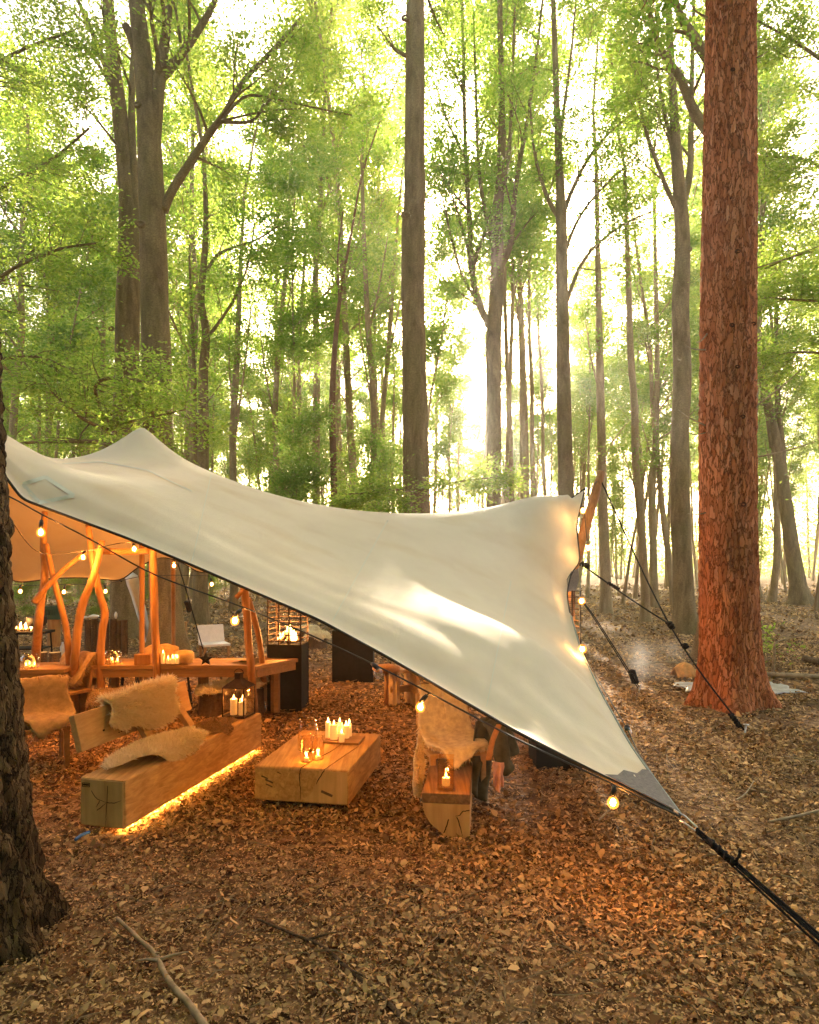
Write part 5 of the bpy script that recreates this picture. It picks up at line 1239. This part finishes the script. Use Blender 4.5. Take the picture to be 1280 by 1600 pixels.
for k in range(10): a_ = math.pi / 2 + k * math.pi / 5; r_ = .085 if k % 2 == 0 else .038; star.append((r_ * math.cos(a_), r_ * math.sin(a_) + .082))
mb = MB((p[0], p[1], p[2], .1)); V = [(x, y, z) for y in (-.025, .025) for x, z in star] + [(0, -.05, .082), (0, .05, .082)]
mb.add(V, [(k, (k + 1) % 10, 20) for k in range(10)] + [(10 + (k + 1) % 10, 10 + k, 21) for k in range(10)] + [(k, 10 + k, 10 + (k + 1) % 10, (k + 1) % 10) for k in range(10)]); tag(mb.build('star_ornament', M_STEEL), 'black metal star ornament standing on the long table', 'ornament')

# chairs, stumps and stools round the table
def shell_chair(label, p, yaw, seat=.45, group=None, col=None):
    f = (p[0], p[1], 0, yaw); root = thing('metal_stool', label, 'stool', tuple(frame_fn(f)(0, 0, 0)), group)
    mb = MB(f); mb.lathe((0, 0, seat - .03), [(.02, -.02), (.16, -.01), (.19, .015), (.18, .03), (.02, .022)], 14); mb.build('seat', M_STEEL, root, smooth=True)
    for k in range(4):
        a_ = k * math.pi / 2 + .78; mb = MB(f); mb.tube([(math.cos(a_) * .12, math.sin(a_) * .12, seat - .04), (math.cos(a_) * .2, math.sin(a_) * .2, 0)], .011, 5); mb.build('leg', M_STEEL, root)
    mb = MB(f); a_ = np.arange(13) / 12 * 2 * math.pi; mb.tube([(math.cos(q_) * .165, math.sin(q_) * .165, .2) for q_ in a_], .008, 5, cap=False); mb.build('foot_ring', M_STEEL, root)
    return root
for (px, py, lab) in ((203, 1108, 'black metal stool tucked under the long table left of the square post'), (283, 1105, 'black metal stool tucked under the long table below the serving board'), (335, 1102, 'black metal stool tucked under the long table below the star'), (30, 1120, 'black metal stool tucked under the shorter plank table')):
    shell_chair(lab, G(px, py), .3, .50)
ch_spec = [((40, 1216), R(35), .44, .80, 'wooden chair under a long fleece right beside the dark foreground trunk', 'brown shaggy fleece hanging to the ground side over the chair by the dark trunk', .34, .60, M_WOOLB, 11),
           ((82, 1142), R(-25), .44, .82, 'wooden chair draped with a tan fleece at the shorter plank table', 'tan fleece draped over the chair at the shorter plank table', .30, .40, M_WOOLB, 12)]
for (px, py), yw, st, bk, lab, flab, hw, dr, mw, sd in ch_spec:
    p = G(px, py); f = (p[0], p[1] + .25, 0, yw); chair(lab, f, .46, .44, st, bk, M_TABLE); fx = frame_fn(f)
    pr = bend_profile(([(-.30, .24), (-.27, .40), (-.15, .50), (.05, .52), (.14, .60), (.20, bk - .03)] if sd == 11 else [(-.02, bk - dr), (.08, bk - dr * .55), (.20, bk - .03)]) + [(.255, bk + .035), (.32, bk - .02), (.36, bk - dr * .5), (.38, bk - dr)])
    fleece('sheepskin', flab, lambda u, v, pr=pr, fx=fx, hw=hw: fx(v * hw, pr(u)[0], pr(u)[1] + .02 + lump(u, v, 2.5, .03)), mw, M_SKINB, 8000, .07, seed=sd, lobes=(3, 6))
def stump(label, p, r, h, m=None, name='tree_stump', group=None):
    root = thing(name, label, 'stump', (p[0], p[1], 0), group); mb = MB(); n1 = 18
    V = np.array([[(p[0] + math.cos(j / n1 * 6.2832) * r * (1 + .25 * math.exp(-t * h / .12) + .05 * math.sin(j * 2.3) + .03 * math.sin(j * 5 + t * 4)), p[1] + math.sin(j / n1 * 6.2832) * r * (1 + .25 * math.exp(-t * h / .12) + .05 * math.sin(j * 2.3)), -.03 + t * (h + .03)) for j in [*range(n1), 0]] for t in np.linspace(0, 1, 7)])
    mb.grid(V); mb.build('bark', m or M_STUMP, root, smooth=True)
    mb = MB(); mb.add([tuple(v) for v in V[-1][:-1]], [tuple(range(n1))]); mb.build('cut_top', M_END, root); return root
def drape_round(p, R0, top, hang, flare=1.25):
    def f(u, v):
        r = math.hypot(u, v); S_ = R0 + hang; s = r * S_; a_ = math.atan2(v, u)
        if s < R0 * .9: rr, z = s, top + .02
        else:
            k = s - R0 * .9; rr = R0 * .9 + .10 * (1 - math.exp(-k / .08)) + k * .10; z = top + .02 - max(0, k - .04) * .93
        return np.array([p[0] + math.cos(a_) * rr * (1 + .05 * math.sin(3 * a_)), p[1] + math.sin(a_) * rr, z + .02 * math.sin(4 * a_ + p[0]) * r])
    return f
for (px, py, r, h, hang, lab, flab, mw, sd) in ((166, 1142, .22, .40, .20, 'short stump seat hidden under a tan fleece before the long table', 'tan fleece over the short stump seat before the long table', M_WOOLB, 13),
                                              (332, 1127, .22, .40, .14, 'dark stump seat with fleece ends hanging over its sides beside the lantern', 'creamy fleece with pointed ends over the dark stump beside the lantern', M_WOOL, 14),
                                              (378, 1118, .22, .52, .22, 'stump seat at the table end behind the lantern', 'pale fleece over the seat at the table end behind the lantern', M_WOOL, 15)):
    p = G(px, py); p[1] += r; stump(lab, p, r, h); fleece('sheepskin', flab, drape_round(p, r, h, hang), mw, M_SKIN if mw is M_WOOL else M_SKINB, 4000, .04, seed=sd, lobes=(4, 3))
p = G(236, 1125); f = (p[0], p[1] + .2, 0, R(8)); chair('wooden chair with a jacket over it between the square post and the plank backrest', f, .44, .42, .44, .80, M_TABLE); fx = frame_fn(f)
pr = bend_profile([(.10, .55), (.19, .74), (.235, .83), (.29, .82), (.32, .6)])
V = np.array([[fx(v * .24 * (1 - .18 * abs(u)) + .02 * math.sin(u * 5 + v * 4), pr(u)[0], pr(u)[1] + .02 + .03 * math.sin(v * 9) * u + .05 * (1 - v * v)) for v in np.linspace(-1, 1, 22)] for u in np.linspace(-1, 1, 16)])
mb = MB(); mb.grid(V); tag(mb.build('jacket', m_simple('tan_jacket', (.55, .36, .17), .9, 20), smooth=True, solid=.012), 'tan jacket bunched over the chair back by the square post', 'jacket')
V = np.array([[fx(v * .27, pr(u * .7)[0] - .03, .60 + .06 * math.sin(v * 6) + u * .06) for v in np.linspace(-1, 1, 16)] for u in np.linspace(-1, 1, 8)])
mb = MB(); mb.grid(V); tag(mb.build('scarf', m_simple('dark_cloth', (.06, .06, .05), .95), smooth=True, solid=.03), 'dark rolled cloth under the tan jacket', 'scarf')

# ------------------------------------------------------------------ outdoor kitchen beyond the tent
p = G(120, 1024); q = G(196, 1022); kx = (p[0] + q[0]) / 2
kb = thing('log_counter', 'massive row of upright log slabs serving as counter behind the crossed poles', 'counter', (kx, p[1] + .4, 0)); w = q[0] - p[0]
for k in range(7):
    mb = MB(); x = p[0] + w * (k + .5) / 7; hh = .74 + .02 * math.sin(k * 2.1); V = []
    mb.lathe((x, p[1] + .35 + .05 * math.sin(k * 1.7), -.03), [(w / 13, 0), (w / 13.5, .3), (w / 13.8, hh + .03)], 9); mb.build('log', M_STUMP, kb)
for (px, lab, col, r, h) in ((135, 'white plate stack on the log counter', M_WHITE, .14, .05), (152, 'white bowl on the log counter', M_WHITE, .11, .09), (168, 'black pan on the log counter', M_STEEL, .12, .05), (186, 'white bottle on the log counter', M_WHITE, .035, .15)):
    t = P(px, 965, 1.0); x = (px - CX) / F * 14.3
    mb = MB(); mb.lathe((x, 14.15, .775), [(r * .5, 0), (r, h * .4), (r * .95, h * .7), (r * .35, h)], 12); tag(mb.build('bottle' if 'bottle' in lab else 'dish', col, smooth=True), lab, 'bottle' if 'bottle' in lab else 'dish')
p = G(79, 1012); stump('tall sawn stump carrying the green crate', p + np.array([0, .15, 0]), .14, .66, M_POLE)
cr = thing('plastic_crate', 'green plastic bottle crate on the tall sawn stump', 'crate', (p[0], p[1] + .15, .665)); f = (p[0], p[1] + .15, .665, .05)
for c, s in (((0, 0, .01), (.36, .30, .02)), ((0, -.145, .055), (.36, .012, .07)), ((0, -.145, .27), (.36, .012, .08)), ((-.174, 0, .165), (.012, .28, .29)), ((.174, 0, .165), (.012, .28, .29)), ((0, .145, .165), (.36, .012, .29))):
    mb = MB(f); mb.box(c, s); mb.build('wall', M_GREENCRATE, cr)
for k in range(7): mb = MB(f); mb.box((-.16 + k * .0535, -.145, .16), (.014, .010, .14)); mb.build('rib', M_GREENCRATE, cr)
for (px, py, r, h, lab) in ((66, 1040, .09, .26, 'small split stump under the green crate'), (86, 1042, .10, .28, 'low cut stump right of the small split stump'), (284, 1018, .11, .68, 'tall pale stump with a white cup on it')):
    p = G(px, py); stump(lab, p, r, h, M_POLE if px == 284 else None)
p = G(284, 1018); mb = MB(); mb.lathe((p[0], p[1], .682), [(.035, 0), (.042, .05), (.045, .11), (.04, .11), (.03, .02)], 12); tag(mb.build('cup', M_WHITE, smooth=True), 'white cup on the tall pale stump', 'cup')
p = G(98, 1025); mb = MB(); mb.lathe((p[0], p[1], .0), [(.045, 0), (.05, .02), (.05, .2), (.02, .26), (.02, .3)], 12); tag(mb.build('bottle', M_WHITE, smooth=True), 'white bottle standing on the ground by the stumps', 'bottle')
p = G(32, 1035); gr = thing('grill', 'black iron grill with burning wood beside the crate', 'grill', (p[0], p[1], 0)); f = (p[0], p[1] + .3, 0, .1)
for sx in (-1, 1):
    for sy in (-1, 1): mb = MB(f); mb.tube([(sx * .36, sy * .22, 0), (sx * .33, sy * .2, .56)], .018, 6); mb.build('leg', M_STEEL, gr)
mb = MB(f); mb.box((0, 0, .58), (.8, .52, .05)); mb.build('tray', M_STEEL, gr)
mb = MB(f); mb.box((0, 0, .25), (.66, .42, .03)); mb.build('shelf', M_STEEL, gr)
for k in range(6): mb = MB(f); mb.tube([(-.3 + k * .11, -.15, .63), (-.26 + k * .1, .16, .66 + .03 * (k % 2))], .035, 7); mb.build('firewood', M_STUMP, gr)
for k in range(6): mb = MB(f); x = -.25 + k * .1; mb.tube([(x, -.05, .62), (x + .01, -.05, .68), (x, -.05, .75), (x + .02, -.05, .80)], [.01, .028, .018, .002], 6); mb.build('flame', M_FLAME, gr, smooth=True)
mb = MB(f); mb.lathe((.12, .05, .68), [(.02, 0), (.15, .02), (.19, .08), (.2, .2), (.19, .21), (.02, .2)], 14); mb.build('pot', M_STEEL, gr, smooth=True)
lamp(gr, np.array([p[0], p[1] + .1, .85]), FIRE * .4, (1, .45, .12), .08)
# deck seat with white fleece, and two fleece stools far out
p = G(328, 1030); f = (p[0], p[1] + .3, 0, R(30)); ds = thing('lounge_seat', 'low canvas lounge seat with a white fleece beyond the long table', 'seat', (p[0], p[1], 0))
mb = MB(f); mb.box((0, 0, .28), (.55, .55, .05), ch=.01); mb.build('seat', M_WHITE, ds); mb = MB(f); mb.box((0, .3, .46), (.55, .05, .42), rot=rotx(-.35), ch=.01); mb.build('backrest', M_WHITE, ds)
for sx in (-1, 1):
    for sy in (-1, 1): mb = MB(f); mb.box((sx * .24, sy * .22, .125), (.05, .05, .25)); mb.build('leg', M_TABLE, ds)
for (px, py, lab, flab, sd) in ((494, 1018, 'stump seat outside between fire column and planter', 'white fleece over the stump seat outside between fire column and planter', 21), (480, 1006, 'further stump seat outside behind the fleece-topped one', 'white fleece over the further stump seat outside', 22)):
    p = G(px, py); p[1] += .2; stump(lab, p, .2, .38); fleece('sheepskin', flab, drape_round(p, .2, .38, .2), M_WOOL, M_SKIN, 2500, .05, seed=sd, wd=.008)

# ------------------------------------------------------------------ things on the open forest floor
def stick(label, pts, r0, r1, name='fallen_branch', m=None, twigs=()):
    q = smoothline(np.array(pts), len(pts) * 5); mb = MB(); mb.tube(q, np.linspace(r0, r1, len(q)), 8, wob=.07)
    for (t, dx, dy, dz) in twigs:
        b, d = at_t(q, t); mb.tube(smoothline([b, b + np.array([dx * .5, dy * .5, dz * .7]), b + np.array([dx, dy, dz])], 6), np.linspace(r1 * .7, .002, 6), 5)
    return tag(mb.build(name, m or M_STICK, smooth=True), label, 'branch')
stick('pale knobbly broken branch lying in the foreground leaves', [G(183, 1434, .05), G(215, 1465, .05), G(243, 1492, .055), G(262, 1530, .05), G(300, 1575, .05), G(335, 1625, .05)], .009, .017, twigs=[(.4, .03, -.02, .02), (.45, .14, .02, .03), (.45, -.09, -.05, .03)])
stick('thin dark branch half sunk in the foreground leaves', [G(402, 1436, .04), G(455, 1458, .04), G(505, 1480, .035), G(545, 1515, .035), G(600, 1560, .03), G(640, 1605, .03)], .007, .012, m=M_STUMP, twigs=[(.3, .2, .03, .03), (.6, .1, -.1, .02)])
stick('forked pale stick on the leaves beyond the corner rope', [G(1150, 1250, .04), G(1165, 1240, .04), G(1178, 1220, .04)], .008, .005, twigs=[(.4, -.12, .05, .0)])
stick('bare stick poking in from beside the corner rope', [G(1200, 1284, .05), G(1240, 1276, .05), G(1300, 1262, .05)], .008, .014)
stick('thin stick on the leaves between the pine and the bare stick', [G(1225, 1182, .04), G(1260, 1188, .04), G(1310, 1196, .04)], .012, .015)
stick('long fallen log lying behind the red pine', [G(1180, 1053, .05), G(1220, 1055, .06), G(1290, 1058, .06), G(1360, 1058, .07)], .04, .055)
stick('short dark rotten log on the slope behind the fallen log', [G(1258, 1030, .06), G(1285, 1036, .06), G(1320, 1042, .06)], .08, .07, m=M_STUMP)
stick('dead branch with upright forks behind the pine', [G(1208, 1052, .0), P(1210, 1020, 11.6), P(1212, 1005, 11.6), P(1230, 998, 11.6), P(1262, 990, 11.6)], .03, .012, twigs=[(.7, .3, .1, .1), (.9, .2, 0, .15)])
stick('gnarled dead branch on the leaves left of the pine', [G(1000, 1040, .03), G(1030, 1034, .06), G(1062, 1036, .05)], .012, .02)
stick('pale sticks crossed below the lit corner bulb', [G(935, 1282, .05), G(945, 1272, .07), G(957, 1262, .10)], .008, .006)
p = G(1195, 1040); sp = thing('sapling', 'little green seedling bush behind the pine foot', 'sapling', (p[0], p[1], 0)); anch = []; mb = MB()
for k in range(8):
    bp_ = wander(p + np.array([rng.uniform(-.1, .1), rng.uniform(-.1, .1), 0]), (rng.normal(0, .6), rng.normal(0, .4), .7), .8, 4, .2, 0); mb.tube(bp_, np.linspace(.008, .003, 5), 4); anch += [(x, np.array([0, 0, 1.])) for x in bp_[2:]]
mb.build('stem', M_TWIG, sp); V, Fc = foliage(anch, 14, .07, .16); mesh_obj('crown', V, Fc, M_LEAF_A, sp)
p = G(1148, 1078); V = np.zeros((16, 40, 3))
for i in range(16):
    for j in range(40):
        t, u = i / 15 * 2 - 1, j / 39 * 2 - 1; e = 1 + .12 * math.sin(3 * u + 1) + .08 * math.sin(7 * u)
        x = p[0] + u * .86 * (1 + .06 * math.sin(5 * t)); y = p[1] + t * .42 * e
        V[i, j] = (x, y, gz(x, y) + .04 + .05 * abs(mnoise.noise(Vector((x * 4, y * 4, 2)))) + .03 * mnoise.noise(Vector((x * 11, y * 11, 5))))
mb = MB(); mb.grid(V); tag(mb.build('plastic_sheet', M_STONE, smooth=True, solid=.01), 'crumpled pale grey sheet spread on the ground behind the red pine', 'sheet')
V = np.array([[G(1066 + 34 * s, 1064 - 0 * t) + np.array([.0, .35 * (1 - t) + .15, .02 + .24 * math.sin(math.pi * t) * (.5 + .5 * math.sin(math.pi * s)) + .06 * mnoise.noise(Vector((s * 5, t * 5, 1)))]) for s in np.linspace(0, 1, 20)] for t in np.linspace(0, 1, 12)])
mb = MB(); mb.grid(V); tag(mb.build('blanket', M_ORANGE, smooth=True, solid=.02), 'crumpled orange blanket on the ground left of the red pine', 'blanket')

# ------------------------------------------------------------------ smoke drifting from the fire bowl, and the haze
def m_smoke(nt, out):
    tc = nt.nodes.new('ShaderNodeTexCoord'); ln = N(nt, 'ShaderNodeVectorMath', operation='LENGTH')
    mp = N(nt, 'ShaderNodeMapping'); mp.inputs['Location'].default_value = (-1, -1, -1); mp.inputs['Scale'].default_value = (2, 2, 2)
    nt.links.new(tc.outputs['Generated'], mp.inputs['Vector']); nt.links.new(mp.outputs[0], ln.inputs[0])
    nz = noise_fac(nt, tc.outputs['Object'], 2.0, 1, .4)
    a = N(nt, 'ShaderNodeMapRange'); a.inputs[1].default_value = 1.0; a.inputs[2].default_value = .2; nt.links.new(ln.outputs['Value'], a.inputs[0])
    b = N(nt, 'ShaderNodeMapRange'); b.inputs[1].default_value = .42; b.inputs[2].default_value = .75; nt.links.new(nz, b.inputs[0])
    m1 = N(nt, 'ShaderNodeMath', operation='MULTIPLY'); nt.links.new(a.outputs[0], m1.inputs[0]); nt.links.new(b.outputs[0], m1.inputs[1])
    m2 = N(nt, 'ShaderNodeMath', operation='MULTIPLY'); nt.links.new(m1.outputs[0], m2.inputs[0]); m2.inputs[1].default_value = 0.8
    v = N(nt, 'ShaderNodeVolumePrincipled', Anisotropy=.2); v.inputs['Color'].default_value = (.95, .95, .95, 1); nt.links.new(m2.outputs[0], v.inputs['Density'])
    nt.links.new(v.outputs[0], out.inputs['Volume'])
p = G(1035, 1075); mb = MB(); mb.lathe((p[0], p[1] + .3, .02), [(.05, 0), (.6, .06), (.85, .22), (.75, .5), (.45, .72), (.05, .8)], 16)
o = mb.build('smoke', mat('smoke', m_smoke)); o['kind'] = 'stuff'; tag(o, 'wisp of white smoke drifting beside the red pine', 'smoke')
def build_haze():
    def hz(nt, out):
        v = N(nt, 'ShaderNodeVolumePrincipled', Density=HAZE, Anisotropy=0.72)
        v.inputs['Color'].default_value = (1.0, 0.98, 0.93, 1)
        nt.links.new(v.outputs[0], out.inputs['Volume'])
    mb = MB(); mb.box((0, 50, 16.5), (300, 150, 36)); o = mb.build('haze', mat('haze', hz)); o['kind'] = 'stuff'
    tag(o, 'pale warm haze hanging in the sunlit wood', 'haze')
build_haze()
